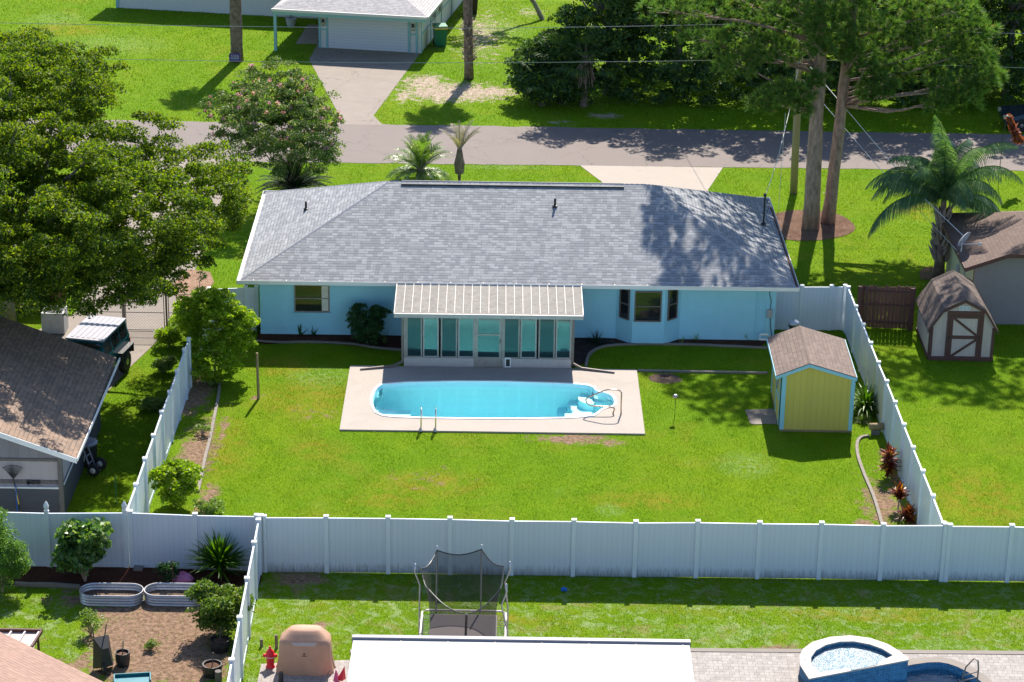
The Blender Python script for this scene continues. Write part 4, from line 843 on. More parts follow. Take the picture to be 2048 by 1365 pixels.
for r0, r1, z0_, z1_ in ((.0, .14, 0, .01), (.14, .26, .01, .045), (.26, .33, .045, .09)):
    for j in range(16):
        a, c = 2*math.pi*j/16, 2*math.pi*(j+1)/16; T_.add([(r0*math.cos(a), -z0_-.0, r0*1.15*math.sin(a)), (r1*math.cos(a), -z1_, r1*1.15*math.sin(a)), (r1*math.cos(c), -z1_, r1*1.15*math.sin(c)), (r0*math.cos(c), -z0_, r0*1.15*math.sin(c))], [(0, 1, 2, 3)])
Vt = Matrix.Rotation(.9, 3, 'Z') @ Matrix.Rotation(.5, 3, 'X'); T_.v = [tuple(Vt @ Vector(p)+Vector((ee+.12, 87.7, ze_+.62))) for p in T_.v]
dsh = T_.build('satellite_dish', M['dish'], nh, w=True); b = MB(); b.tube([(ee+.12, 87.72, ze_), (ee+.12, 87.72, ze_+.6)], .025, 7); b.tube([(ee+.12, 87.6, ze_+.4), (ee+.75, 87.3, ze_+.5)], .018, 6); b.lathe([(.05, 0), (.05, .1)], (ee+.75, 87.3, ze_+.46), 8); b.build('dish_arm', M['hub'], dsh, w=True)

# ------------------------------------------------------------------ neighbour house across the road
ga, gb = Vector((-10.58, 126.54, 0)), Vector((-5.09, 125.67, 0)); gyaw = math.atan2(gb.y-ga.y, gb.x-ga.x)
fh = thing('neighbour_house', 'white house with aqua trim and double garage across the road', 'house', tuple(ga), gyaw)
GL = (gb-ga).length
b = MB(); b.bx(0, GL, 0, 14, 0, 2.3); b.bx(-13.2, 0, 6.2, 14, 0, 2.6); b.build('wall', M['nwall'], fh)
b = MB(); hd = 3.1; e0, e1 = -2.2, GL+.55; ye = -1.3; zE2, zR2 = 2.32, 4.0
mid = (e0+e1)/2
b.add([(e0, ye, zE2), (e1, ye, zE2), (e1, 15, zE2), (e0, 15, zE2), (mid, ye+(mid-e0), zR2), (mid, 11, zR2)], [(0, 1, 4), (1, 2, 5, 4), (2, 3, 5), (3, 0, 4, 5), (3, 2, 1, 0)]); b.build('roof', M['roofn'], fh)
b = MB(); b.slab([(-13.8, 5.6, 2.75), (-.0, 5.6, 2.75), (-.0, 10, 4.1), (-13.8, 10, 4.1)], .1); b.build('wing_roof', M['roofn'], fh)
b = MB(); b.bx(e0-.03, e1+.03, ye-.11, ye-.003, zE2-.13, zE2+.01); b.bx(e1+.003, e1+.11, ye, 15, zE2-.13, zE2+.01); b.bx(e0, e1-.05, ye+.0, 0, zE2-.16, zE2-.13); b.build('gutter', M['nwall'], fh)
b = MB(); b.bx(e0, e1, ye+.05, ye+.18, zE2-.32, zE2-.165); b.build('porch_beam', M['aqua'], fh); b = MB(); b.bx(e0+.05, e0+.2, ye+.05, ye+.2, 0, zE2-.32); b.build('porch_post', M['aqua'], fh); b = MB(); b.bx(-13.2, -.2, 6.14, 6.199, 1.05, 1.16); b.bx(-13.28, -13.12, 6.14, 6.199, 0, 2.5)
b.build('wall_trim', M['aqua'], fh)
b = MB(); b.bx(.52, 4.85, -.03, -.004, .05, 2.02); b.build('garage_door', M['garage'], fh)
b = MB()
for xa in (0, .4, 4.87, 5.28): b.bx(xa, xa+.11, -.05, -.004, 0, 2.2)
b.bx(.11, .4, -.045, -.004, .98, 1.05); b.bx(4.98, 5.28, -.045, -.004, .98, 1.05); b.bx(.51, 4.87, -.045, -.004, 2.03, 2.14); b.bx(GL+.003, GL+.04, 0, .12, 0, 2.2)
for yy in (2.6, 5.6, 8.6): b.bx(GL+.003, GL+.04, yy, yy+.1, 0, 2.2)
b.bx(GL+.003, GL+.035, .12, 14, .98, 1.05); b.build('trim', M['aqua'], fh)
for xx in (.2, 5.08): b = MB(); b.bx(xx, xx+.12, -.16, -.052, 1.55, 1.6); b.lathe([(.05, 0), (.075, .04), (.075, .26), (.05, .3)], (xx+.06, -.12, 1.25), 8); w_ = b.build('wall_lamp', M['black'], fh); b = MB(); b.lathe([(.078, 0), (.08, .12)], (xx+.06, -.12, 1.3), 8); b.build('lamp_glass', M['lamp'], w_)
b = MB(); b.bx(-3.1, -2.2, 6.12, 6.14, 1.3, 2.4); b.build('window_pane', M['glass'], fh)
for xa, xb in ((-6.0, -4.3), (-3.7, -2.6)): window_on(fh, (xa, 6.2), (xb, 6.2), 1.5, 2.45, 'aqua', 'glass', .09)
b = MB(); b.bx(GL+.04, GL+.16, 5.0, 5.3, 1.1, 1.6); b.build('meter_box', M['acm'], fh); b = MB(); b.bx(GL+.04, GL+.2, 3.2, 3.7, 1.2, 1.7); b.tube([(GL+.1, 3.4, 1.2), (GL+.1, 3.4, .1)], .02, 6); b.build('meter_box', M['acm'], fh)
X, Y = at(582, 52); T = thing('plant_pot', 'small grey pot with a bare shrub by the white house entry', 'plant pot', (X, Y, 0)); b = MB(); b.lathe([(.22, 0), (.3, .4), (.32, .42), (.27, .42)], n=14); b.build('pot', M['acm'], T)
def twigs(n, h, r, m, T, name='twig', seed=1):
    r_ = random.Random(seed); b = MB()
    for i in range(n): a = r_.uniform(0, 6.28); d = r_.uniform(.3, 1)*r; b.tube([(0, 0, .3), (d*.5*math.cos(a), d*.5*math.sin(a), h*.6), (d*math.cos(a), d*math.sin(a), h*r_.uniform(.7, 1))], [.015, .01, .005], 4)
    return b.build(name, M[m], T)
twigs(12, 1.1, .6, 'greyw', T)

# bins
def bin_(label, X, Y, m1, m2, rz=0, s=1):
    T = thing('wheeled_bin', label, 'bin', (X, Y, 0), rz); 
    b = MB(); b.add([(-.28, -.3, .04), (.28, -.3, .04), (.28, .3, .04), (-.28, .3, .04), (-.34, -.38, .98), (.34, -.38, .98), (.34, .38, .98), (-.34, .38, .98)], [(0, 3, 2, 1), (4, 5, 6, 7), (0, 1, 5, 4), (1, 2, 6, 5), (2, 3, 7, 6), (3, 0, 4, 7)]); b.build('body', M[m1], T)
    b = MB(); b.bx(-.36, .36, -.42, .40, .985, 1.10); b.build('rim', M[m2], T)
    b = MB(); b.bx(-.35, .35, -.4, .42, 1.103, 1.15); b.beam((-.3, .45, 1.08), (.3, .45, 1.08), .04, .04); b.build('lid', M[m1], T)
    for xx in (-.3, .3): b = MB(); b.lathe([(.1, -.03), (.12, 0), (.1, .03)], n=12); b.v = [(z+xx, x+.32, y+.12) for x, y, z in b.v]; b.build('wheel', M['tyre'], T)
X, Y = at(880, 92); bin_('green wheeled bin with yellow rim beside the garage wall', X, Y, 'green', 'ylid', .2)
X, Y = at(943, 28); bin_('dark grey wheeled bin behind the palm trunk', X, Y, 'blackm', 'blackm', .1)

# ------------------------------------------------------------------ vegetation helpers
def unit(n, rng): v = rng.normal(size=(n, 3)); return v/np.linalg.norm(v, axis=1)[:, None]
def leaves(P, size, rng, up=.5, aspect=.6, out=None):
    """rhombic leaves at points P with random orientation; returns verts, faces"""
    n = len(P); N = unit(n, rng); N[:, 2] = N[:, 2]+up
    if out is not None: N += out*.6
    N /= np.linalg.norm(N, axis=1)[:, None]
    A = np.cross(N, unit(n, rng)); A /= np.linalg.norm(A, axis=1)[:, None]; B = np.cross(N, A)
    s = size*rng.uniform(.6, 1.3, n)[:, None]
    V = np.empty((n, 4, 3)); V[:, 0] = P-A*s*.5; V[:, 1] = P+B*s*aspect*.5+N*s*.08; V[:, 2] = P+A*s*.5; V[:, 3] = P-B*s*aspect*.5+N*s*.08
    return V.reshape(-1, 3), np.arange(n*4).reshape(-1, 4)
def crown_points(ells, nclump, per, cr, rng, shell=.55, flat=.7):
    """clump centres in the ellipsoids, leaves on the upper shells of the clumps"""
    vol = np.array([a[3]*a[4]*a[5] for a in ells])**.72; k = np.maximum(1, (nclump*vol/vol.sum()).astype(int)); out = []; cen = []
    for (cx, cy, cz, rx, ry, rz), m in zip(ells, k):
        d = unit(m, rng); r = (shell+(1-shell)*rng.random(m))**.8*np.where(rng.random(m) < .22, rng.uniform(1.05, 1.3, m), 1); c = np.array([cx, cy, cz])+d*r[:, None]*np.array([rx, ry, rz]); cen.append(c)
    cen = np.concatenate(cen)
    for c in cen:
        rr = cr*rng.uniform(.6, 1.35); d = unit(per, rng); d[:, 2] = np.abs(d[:, 2])*1.0-.28*rng.random(per)
        q = (.55+.5*rng.random(per))[:, None]; out.append(c+d*q*rr*np.array([1, 1, flat]))
    return np.concatenate(out), cen
def tree(name, label, base, ells, nclump, per, cr, lsize, lm, bark, rng_seed, trunk_r=.25, group=None, cat='tree', limbs=14, th=None, fl=None, aspect=.6, extra=None):
    rng = np.random.default_rng(rng_seed); T = thing(name, label, cat, (base[0], base[1], 0), 0, group)
    E = [(a[0]-base[0], a[1]-base[1], a[2], a[3], a[4], a[5]) for a in ells]
    P, cen = crown_points(E, nclump, per, cr, rng); P = P[P[:, 2] > .15]; V, Fc = leaves(P, lsize, rng, aspect=aspect)
    np_mesh('crown', V, Fc, M[lm], T)
    if trunk_r:
        b = MB(); th = th or E[0][2]*.55; r_ = random.Random(rng_seed)
        b.tube([(0, 0, -.05), (r_.uniform(-.1, .1), r_.uniform(-.1, .1), th*.5), (E[0][0]*.25, E[0][1]*.25, th)], [trunk_r*1.25, trunk_r, trunk_r*.8], 10); b.build('trunk', M[bark], T, True)
        b = MB(); sel = cen[rng.permutation(len(cen))[:limbs]]
        for c in sel:
            s = Vector((E[0][0]*.25, E[0][1]*.25, th)); e_ = Vector(c); m_ = s.lerp(e_, .5)+Vector((rng.uniform(-.3, .3), rng.uniform(-.3, .3), rng.uniform(.0, .5)))
            m2 = s.lerp(e_, .78)+Vector((rng.uniform(-.2, .2), rng.uniform(-.2, .2), rng.uniform(-.1, .3)))
            b.tube([s, m_, m2, e_], [trunk_r*.5, trunk_r*.3, trunk_r*.18, trunk_r*.07], 6)
        if limbs: b.build('limb', M[bark], T, True)
    if fl:
        k_, m2, sz, cond = fl; Q = cen[[cond(c) for c in cen]] if cond else cen; Q = Q[rng.permutation(len(Q))[:k_]]; out = []
        for c in Q: out.append(c+np.array([0, 0, cr*.55])+unit(34, rng)*np.array([.15, .15, .14])*rng.uniform(.4, 1.15)*rng.random((34, 1))**.5)
        V, Fc = leaves(np.concatenate(out), sz, rng); np_mesh('blossom', V, Fc, M[m2], T)
    return T
def E_(u, v, z, rx, ry, rz): x, y = at(u, v, z); return (x, y, z, rx, ry, rz)

# big oak at the left
oak = [E_(60, 420, 7.2, 4.6, 4, 2.7), E_(30, 215, 9.2, 3.3, 3.2, 2.3), E_(255, 440, 6.4, 3.0, 2.8, 2.1), E_(395, 395, 6.0, 1.75, 1.9, 1.5), E_(180, 165, 9.4, 1.35, 1.5, 1.0), E_(322, 262, 8.2, .62, .8, .62), E_(165, 560, 5.2, 2.6, 1.8, 1.1), E_(325, 500, 5.4, 1.0, .9, .6), E_(40, 110, 9.8, 1.5, 1.8, .9), E_(-150, 350, 8.0, 4, 4, 3.2), E_(215, 125, 9.6, .6, .6, .5), E_(455, 345, 6.2, .8, .8, .7), E_(20, 565, 5.4, 2.6, 2, 1.2), E_(290, 530, 5.0, 1.3, 1.2, .8), E_(390, 450, 5.4, 1.0, 1.0, .8), E_(310, 330, 7.0, 1.0, 1.2, .8), E_(240, 590, 4.4, 1.0, 1.0, .6), E_(430, 415, 5.4, 1.2, 1.3, 1.2), E_(375, 490, 5, 1.2, 1.1, .9), E_(300, 560, 4.4, 1.1, 1, .7), E_(420, 325, 6.2, 1.0, 1.1, .6), E_(120, 165, 9.2, 2.2, 2, 1.3), E_(130, 290, 8.4, 2.6, 2.4, 1.7), E_(90, 480, 6.4, 3, 3, 1.8)]
tree('oak_tree', 'large spreading leafy tree filling the left side over the driveway', (-19.0, 85.0), oak, 1400, 230, .44, .115, 'lo', 'barko', 21, .34, limbs=44, th=3.6)
# crape myrtle and cycad
mb_ = at(585, 392); mz = 4.0
T = tree('flowering_tree', 'rounded crape myrtle with scattered pink blossoms by the road', mb_, [E_(555, 240, mz, 2.45, 2.2, 1.7), E_(470, 250, 3.6, 1.1, 1.2, .9), E_(640, 270, 3.4, 1.0, 1.1, 1.1), E_(500, 165, 5.1, .9, .9, .6), E_(600, 180, 4.8, .9, 1, .7), E_(655, 310, 2.5, .6, .7, .5), E_(560, 315, 2.2, 1.3, 1.2, .8), E_(620, 325, 2.0, .8, .8, .6), E_(480, 290, 2.8, .7, .8, .5), E_(440, 215, 4.2, .7, .8, .6), E_(560, 140, 5.6, .8, .8, .4), E_(545, 205, 4.2, 1.5, 1.4, 1.1), E_(560, 260, 3.5, 1.6, 1.3, 1.0), E_(590, 225, 3.9, 1.3, 1.2, 1.0)], 620, 95, .32, .10, 'lm', 'barkm', 5, .035, limbs=26, th=.7, fl=(110, 'lf', .08, lambda c: c[2] > 2.6))
def fronds(T, n, length, lm, seed, nl=26, ll=.4, el=(10, 80), droop=.9, z0=0, name='frond', wid=.035, stem=None, az=None, vee=.4, rnd=.25, hang=0, x0=0, y0=0):
    r_ = random.Random(seed); V = []; Fq = []; st_ = MB()
    for i in range(n):
        a = (az[i] if az else 2*math.pi*i/n*2.618)+r_.uniform(-rnd, rnd)*.3; e_ = R(r_.uniform(*el)) if not az or len(az) != n else R(r_.uniform(*el)); L = length*r_.uniform(.8, 1.1)
        d = Vector((math.cos(a)*math.cos(e_), math.sin(a)*math.cos(e_), math.sin(e_))); p = Vector((x0, y0, z0)); side = Vector((-math.sin(a), math.cos(a), 0)); pts = [p.copy()]
        k_ = nl; step = L/k_
        for j in range(k_):
            d = (d+Vector((0, 0, -droop/k_*(.4+1.4*j/k_)))).normalized(); p = p+d*step; pts.append(p.copy())
            if j < 3: continue
            t = j/k_; l_ = ll*(math.sin(math.pi*min(1, t*.85+.12)))*r_.uniform(.85, 1.1)+.03; upv = side.cross(d).normalized()
            if upv.z < 0: upv = -upv
            for sg in (-1, 1):
                ld = (side*sg*.8+d*.55+upv*vee*r_.uniform(.3, 1)-Vector((0, 0, hang))).normalized(); mid = p+ld*l_*.55; tip = mid+(ld-Vector((0, 0, .35+hang))).normalized()*l_*.5
                w_ = d*wid*.5; o_ = len(V); V += [p-w_, p+w_, mid+w_*.8, mid-w_*.8, tip]; Fq += [(o_, o_+1, o_+2, o_+3), (o_+3, o_+2, o_+4, o_+4)]
        st_.tube(pts[::4]+[pts[-1]], [.03*(1-.8*q/max(1, len(pts[::4]))) for q in range(len(pts[::4])+1)], 5)
    b = MB(); b.v = [tuple(v) for v in V]; b.f = [f if f[2] != f[3] else f[:3] for f in Fq]; b.m = [0]*len(Fq); o = b.build(name, M[lm], T)
    if stem: st_.build('frond_stem', M[stem], T)
    return o
X, Y = at(590, 398); T = thing('cycad', 'dark spiky cycad clump under the pink flowering tree', 'plant', (X, Y, 0)); fronds(T, 80, 1.8, 'ld', 3, 24, .24, (0, 82), .8, .5, stem='ld', wid=.05); b = MB(); b.lathe([(.3, 0), (.35, .3), (.2, .6)], n=12); b.build('trunk', M['barkpalm'], T)
X, Y = at(842, 362); T = thing('date_palm', 'bushy green dwarf date palm beyond the roof ridge', 'palm', (X, Y-.5, 0)); fronds(T, 60, 1.75, 'ldate', 8, 26, .36, (-5, 85), 1.3, .6, stem='boot', wid=.045); b = MB(); b.lathe([(.16, 0), (.2, .4), (.15, .7)], n=10); b.build('trunk', M['barkpalm'], T)
X, Y = at(919, 362); T = thing('date_palm', 'thin sparse dwarf palm with dark trunk and few dry fronds beyond the ridge', 'palm', (X, Y-.3, 0)); fronds(T, 9, 1.5, 'ldry', 9, 24, .2, (52, 85), 1.0, 1.5, stem='boot', az=[0, .3, 1.3, 2.0, 2.8, 1.6, 4.4, .1, 1.0]); b = MB(); b.lathe([(.06, 0), (.07, .4), (.2, .45), (.24, .9), (.16, 1.25), (.1, 1.6)], n=10); b.build('trunk', M['barkpalm'], T)

# tall palm trunks across the road
def palm_trunk(label, u, v, h, r0, boots=None, lean=0):
    X, Y = at(u, v); T = thing('palm_tree', label, 'palm', (X, Y, 0)); b = MB(); r_ = random.Random(4)
    b.tube([(lean*t/10*h/4, 0, h*t/10) for t in range(11)], [r0*(1.12 if t == 0 else 1)*r_.uniform(.93, 1.07) for t in range(11)], 12); b.build('trunk', M['barkpalm'], T, True)
    if boots:
        b = MB()
        for i in range(int((boots[1]-boots[0])*50)):
            z = r_.uniform(*boots); a = r_.uniform(0, 6.28); c, s_ = math.cos(a), math.sin(a); q = r0*.9; l_ = r_.uniform(.12, .3)
            b.beam((lean*z/4+q*c, q*s_, z), (lean*z/4+(q+l_*.8)*c, (q+l_*.8)*s_, z+l_*.7), .07, .02)
        b.build('boot', M['boot'], T)
    hh = h
    fronds(T, 44, 1.9, 'lw', int(u), 20, .6, (-40, 80), 1.3, hh, wid=.09, x0=lean*hh/4)
palm_trunk('tall palm trunk with purple sign nailed near its foot', 474, 122, 8.0, .33)
palm_trunk('palm with a rough band of old boots on its trunk beside the driveway', 938, 158, 7.9, .24, (.9, 3.0), -.1)
X, Y = at(472, 123); T = thing('sign', 'small purple sign with pale lettering on the tall palm trunk', 'sign', (X-.0, Y-.45, .12)); b = MB(); b.bx(-.30, .30, -.01, .01, 0, .42); b.build('board', M['purple'], T)
for txt, zz, sz in (('TARA', .25, .17), ('FOR SALE', .12, .10)):
    if txt != 'TARA': continue
    cu = bpy.data.curves.new('lettering', 'FONT'); cu.body = txt; cu.size = sz; cu.extrude = .003; cu.align_x = 'CENTER'; tmp = bpy.data.objects.new('tmp', cu); C.objects.link(tmp); bpy.context.view_layer.update(); me_ = bpy.data.meshes.new_from_object(tmp); bpy.data.objects.remove(tmp); me_.materials.clear(); me_.materials.append(M['hub']); o = bpy.data.objects.new('lettering', me_); C.objects.link(o); o.parent = T; o.location = (0, -.016, zz-.02); o.rotation_euler = (math.pi/2, 0, 0)
b = MB(); [b.bx(-.22+.075*i, -.165+.075*i, -.016, -.011, .13, .2) for i in range(6)]; b.bx(-.2, .2, -.016, -.011, .06, .075); b.build('lettering_line', M['dish'], T)

# pines
def pine(label, bu, bv, tu, tv, r0, lobes, seed, top, high=()):
    X, Y = at(bu, bv); T = thing('pine_tree', label, 'tree', (X, Y, 0), 0, 'two tall pines in the front yard'); rng = np.random.default_rng(seed); r_ = random.Random(seed)
    tx, tz = aty(tu, tv, Y); k_ = (tx-X)/tz
    b = MB(); n = 16; b.tube([(k_*top*t/n+r_.uniform(-.03, .03), r_.uniform(-.03, .03), top*t/n-.05) for t in range(n+1)], [r0*(1.25 if t == 0 else 1.05-.7*t/n)*r_.uniform(.95, 1.05) for t in range(n+1)], 14); b.build('trunk', M['barkp'], T, True)
    lb_ = MB(); tufts = []; dirs = []
    for q_ in list(lobes)+list(high):
        if len(q_) == 5 and q_ in high: dx_, Yo, z, r, nt_ = q_; c = np.array([dx_, Yo, z]); nt_ = int(nt_*4.6)
        else: u, v, Yo, r, nt_ = q_; nt_ = int(nt_*2.4); r *= .95; x, z = aty(u, v, Y+Yo); c = np.array([x-X, Yo, z])
        zs = min(max(z-1.2, 5.2), top-.6); s = Vector((k_*zs, 0, zs)); e_ = Vector(c); m_ = s.lerp(e_, .5)+Vector((0, 0, -.15+r_.uniform(-.3, .35))); lb_.tube([s, m_, s.lerp(e_, .8), e_], [.07, .05, .035, .015], 6)
        d = unit(nt_, rng); rad = rng.random(nt_)**.35; P = c+d*rad[:, None]*r*np.array([1, 1, .62]); tufts.append(P); dd_ = d*.7+np.array([0, 0, .75]); dirs.append(dd_)
        for q in range(3): j = rng.integers(nt_); lb_.tube([e_.lerp(s, .15), Vector(P[j])], [.025, .01], 4)
    lb_.build('limb', M['barkp'], T, True)
    P = np.concatenate(tufts); D = np.concatenate(dirs); D /= np.linalg.norm(D, axis=1)[:, None]; K = 38; P = P[::3]; D = D[::3]; n = len(P)
    nd = unit(n*K, rng)*.8+np.repeat(D, K, 0); nd /= np.linalg.norm(nd, axis=1)[:, None]; ln = rng.uniform(.26, .44, (n*K, 1)); B = np.repeat(P, K, 0)
    sd = np.cross(nd, unit(n*K, rng)); sd /= np.linalg.norm(sd, axis=1)[:, None]; w = .016
    V = np.stack([B-sd*w, B+sd*w, B+nd*ln-np.array([0, 0, .03])], 1).reshape(-1, 3); np_mesh('crown', V, np.arange(n*K*3).reshape(-1, 3), M['lp'], T); return T
pine('taller straight pine on the left of the pair, thick pale barked trunk', 1622, 457, 1640, 120, .33,
     [(1330, 20, 0, 1.1, 60), (1400, 25, .5, 1.2, 80), (1440, 90, 0, 1.1, 100), (1470, 130, -.6, 1.0, 100), (1500, 60, 1, 1.3, 110), (1560, 190, -1.2, .9, 90), (1525, 205, -1, .7, 60), (1550, 100, -.5, 1.2, 110), (1590, 30, .5, 1.4, 120), (1600, 190, -1.6, .7, 60), (1610, 90, 1.4, 1.1, 90), (1650, 40, -1, 1.3, 110), (1480, 0, 1, 1.3, 90), (1560, -20, 0, 1.5, 110),
      (1630, 160, -1.2, .55, 45), (1400, -40, 0, 1.4, 80), (1500, -60, -1, 1.5, 80), (1600, -90, 1, 1.7, 90), (1660, -60, 0, 1.7, 90), (1560, -150, 0, 1.6, 70), (1640, -190, 0, 1.5, 70), (1600, 220, -1.3, .5, 30), (1640, 55, -1.8, .9, 60), (1645, 5, -2, 1.0, 60), (1640, 95, -1.6, .6, 40), (1380, 75, -.3, .5, 24)], 31, 20, [(-5.6, -1.5, 12.4, .9, 60), (-5.7, -3.4, 11.8, .75, 50), (-5.0, -5.2, 11.6, .6, 40), (-3.0, -1.2, 13.5, .8, 60), (-2.4, -4.5, 12.5, 1.3, 80), (-.5, -3.6, 13, 1.4, 80), (-1.2, -6.0, 12, 1.2, 60), (-3.6, -1, 17.2, 1.2, 70), (-2.2, -2, 18.3, 1.4, 80), (-.8, -.5, 19.3, 1.4, 80), (.6, .5, 18, 1.3, 70), (-3.2, .6, 15.6, 1.2, 60), (-1.5, 1, 16.5, 1.3, 60), (-4.6, -.6, 16.2, .8, 40), (.8, -2, 15.5, 1.2, 50)])
pine('leaning pine on the right of the pair, reddish slimmer trunk', 1655, 447, 1690, 150, .27,
     [(1700, 50, .5, 1.3, 110), (1740, 130, -.5, 1.1, 100), (1780, 80, 0, 1.3, 120), (1810, 140, .6, 1.0, 80), (1745, 185, -1, .75, 60), (1770, 175, -1, .6, 40), (1850, 60, 0, 1.4, 130), (1900, 90, .4, 1.2, 110), (1940, 110, 0, 1.1, 110), (1960, 160, -.5, .9, 90), (1900, 180, -1, 1.0, 90), (1870, 215, -1.1, .55, 40), (1930, 195, -.8, .9, 70), (1985, 150, .4, .5, 40), (1950, 60, 0, 1.0, 80), (1860, 130, .8, 1.0, 80), (1830, 10, 1, 1.4, 110), (1910, 25, 0, 1.1, 80),
      (1720, -30, 0, 1.5, 90), (1800, -60, -.5, 1.6, 90), (1880, -50, 0, 1.4, 80), (1760, -130, 0, 1.7, 80), (1840, -150, 0, 1.4, 60), (1715, 110, -1.4, .8, 60), (1705, 30, -1.8, 1.0, 60), (1700, -20, -2, 1.0, 50), (1760, 50, -1.5, .9, 50), (1680, 90, -1.4, .8, 70)], 33, 19, [(6.6, -2.2, 17, 1.3, 70), (5.4, -1.2, 18, 1.2, 60), (3.4, 0, 18.5, 1.4, 60), (1.5, 0, 19, 1.2, 50), (4.4, -2, 15, 1.2, 60), (2.5, -3, 13.5, 1.2, 60), (7.4, -1, 15.4, .9, 40)])

# queen palm right
X, Y = at(1862, 556); X += .3; T = thing('queen_palm', 'tall drooping queen palm with ragged grey boots in front of the right neighbour', 'palm', (X, Y, 0))
cx_, cz_ = aty(1888, 400, Y); cx_ -= X
b = MB(); b.tube([(0, 0, 0), (cx_*.3, 0, cz_*.35), (cx_*.8, 0, cz_*.7), (cx_, 0, cz_)], [.24, .2, .17, .1], 10); b.build('trunk', M['barkpalm'], T, True)
b = MB(); r_ = random.Random(8)
for i in range(80):
    z = r_.uniform(cz_*.2, cz_*.85); a = r_.uniform(0, 6.28); q = .22; l_ = r_.uniform(.25, .55); xx = cx_*z/cz_; c, s_ = math.cos(a), math.sin(a)
    b.tube([(xx+q*c, q*s_, z), (xx+(q+l_*.3)*c, (q+l_*.3)*s_, z+l_*.6), (xx+(q+l_*.55)*c, (q+l_*.55)*s_, z+l_)], [.085, .06, .015], 5)
b.build('boot', M['boot'], T)
fronds(T, 34, 3.7, 'lq', 17, 60, .9, (8, 86), 2.1, cz_, stem='ly', wid=.05, hang=.85, x0=cx_, vee=.25)
# woods across the road
WD = 'trees of the wood across the road'
r_ = random.Random(12); k = 0
woods = [(1.6, 117.2, 3.2, 1.9, 'lw', 'low dark rounded thicket tree at the left end of the wood'), (4.6, 118.2, 6.0, 2.6, 'lw', 'leafy wood tree with bright tips right of the fan palms'), (8.2, 118.6, 7.6, 3.1, 'lw', 'broad dark wood tree behind the left edge of the pine crown'), (12.4, 118.4, 7.4, 3.1, 'lw', 'dark wood tree behind the utility pole'), (16.4, 118.8, 7.8, 3.1, 'lw', 'dark wood tree seen between pine trunks and the road'),
         (20.2, 118.6, 7.2, 3.0, 'lw', 'dark wood tree behind the right pine branches'), (24.8, 119.2, 7.4, 2.8, 'lw', 'wood tree behind the parked dark car'), (26.8, 123.0, 8.2, 3.0, 'lw2', 'bright yellow green tree at the top right corner'), (6.2, 124.0, 7.5, 3.0, 'lw2', 'sunlit wood tree with yellow green leaves near the top edge')]
for x, y, h_, r0, m_, lab in woods:
    if x > 4: h_ *= 1.42
    E = [(x, y, h_*.55, r0, r0*.85, h_*.38), (x+r_.uniform(-1, 1), y-1.1, h_*.3, r0*.9, r0*.6, h_*.28), (x+r_.uniform(-1.5, 1.5), y, h_*.85, r0*.6, r0*.6, h_*.2), (x+r_.uniform(-1, 1), y-.8, h_*.72, r0*.5, r0*.4, h_*.16)]
    tree('wood_tree', lab, (x, y), E, 260, 95, .5, .19, m_, 'barko', int(x*7+y), .2, limbs=16, th=h_*.4)
for i, (x, y) in enumerate([(10, 127), (15, 128), (20.5, 127.5), (25, 130), (12.5, 123), (17.8, 123.2), (22.5, 123.6), (29.5, 118.6), (32, 124)]):
    E = [(x, y, 5.5, 3, 2.6, 3.6), (x, y, 2.2, 2.8, 2, 1.8)]; tree('wood_tree', 'tall dark tree in the depth of the wood across the road', (x, y), E, 80, 70, .6, .34, 'lw', 'barko', 100+i, .2, WD, limbs=10, th=3)
def fanpalm(label, x, y, h_, seed, n=20, R_=.95, m='lw', dead=False):
    T = thing('fan_palm', label, 'palm', (x, y, 0)); r_ = random.Random(seed); V = []; Fq = []; D_ = []; st_ = MB()
    for i in range(n):
        a = i*2.4+r_.uniform(-.3, .3); e_ = R(r_.uniform(-15, 75)); L = r_.uniform(.7, 1.3); d = Vector((math.cos(a)*math.cos(e_), math.sin(a)*math.cos(e_), math.sin(e_))); c = Vector((0, 0, h_))+d*L+Vector((0, 0, -.1)); st_.tube([(0, 0, h_-.1), c], .018, 4)
        side = Vector((-math.sin(a), math.cos(a), 0)); 
        for j in range(22):
            t = (j-10.5)/10.5*1.45; ld = (d*math.cos(t)+side*math.sin(t)).normalized(); l_ = R_*r_.uniform(.8, 1.05)*(1-.15*abs(t)); mid = c+ld*l_*.6; tip = mid+(ld-Vector((0, 0, .7))).normalized()*l_*.45; w_ = side.cross(ld).cross(ld).normalized()*.025 if abs(side.dot(ld)) < .95 else d*.025; o_ = len(V)
            V += [c, mid+w_, tip, mid-w_]; Fq.append((o_, o_+1, o_+2, o_+3))
    b = MB(); b.v = [tuple(v) for v in V]; b.f = Fq; b.m = [0]*len(Fq); b.build('frond', M[m], T); st_.build('frond_stem', M['boot'], T)
    b = MB(); b.tube([(0, 0, 0), (0, 0, h_)], [.2, .16], 9); b.build('trunk', M['barkpalm'], T)
    if dead:
        b = MB()
        for i in range(26): a = r_.uniform(0, 6.28); q = r_.uniform(.2, .6); b.beam((q*.5*math.cos(a), q*.5*math.sin(a), h_-.1), (q*math.cos(a), q*math.sin(a)-.2, h_-r_.uniform(.9, 1.5)), .05, .012)
        b.build('dead_frond', M['deadf'], T)
x, z = aty(1125, 130, 116.3); fanpalm('wide fan palm at the left edge of the wood', x, 116.3, max(1.6, z), 5, 26, 1.0, 'lfe' if False else 'lw')
x, z = aty(1170, 105, 115.9); fanpalm('fan palm with hanging dead brown fronds in the wood edge', x, 115.9, 2.5, 6, 24, 1.0, 'lw', True)
x, z = aty(1085, 180, 115.2); fanpalm('short fan palm nearest the lawn at the wood edge', x, 116.0, 1.2, 7, 18, .9)
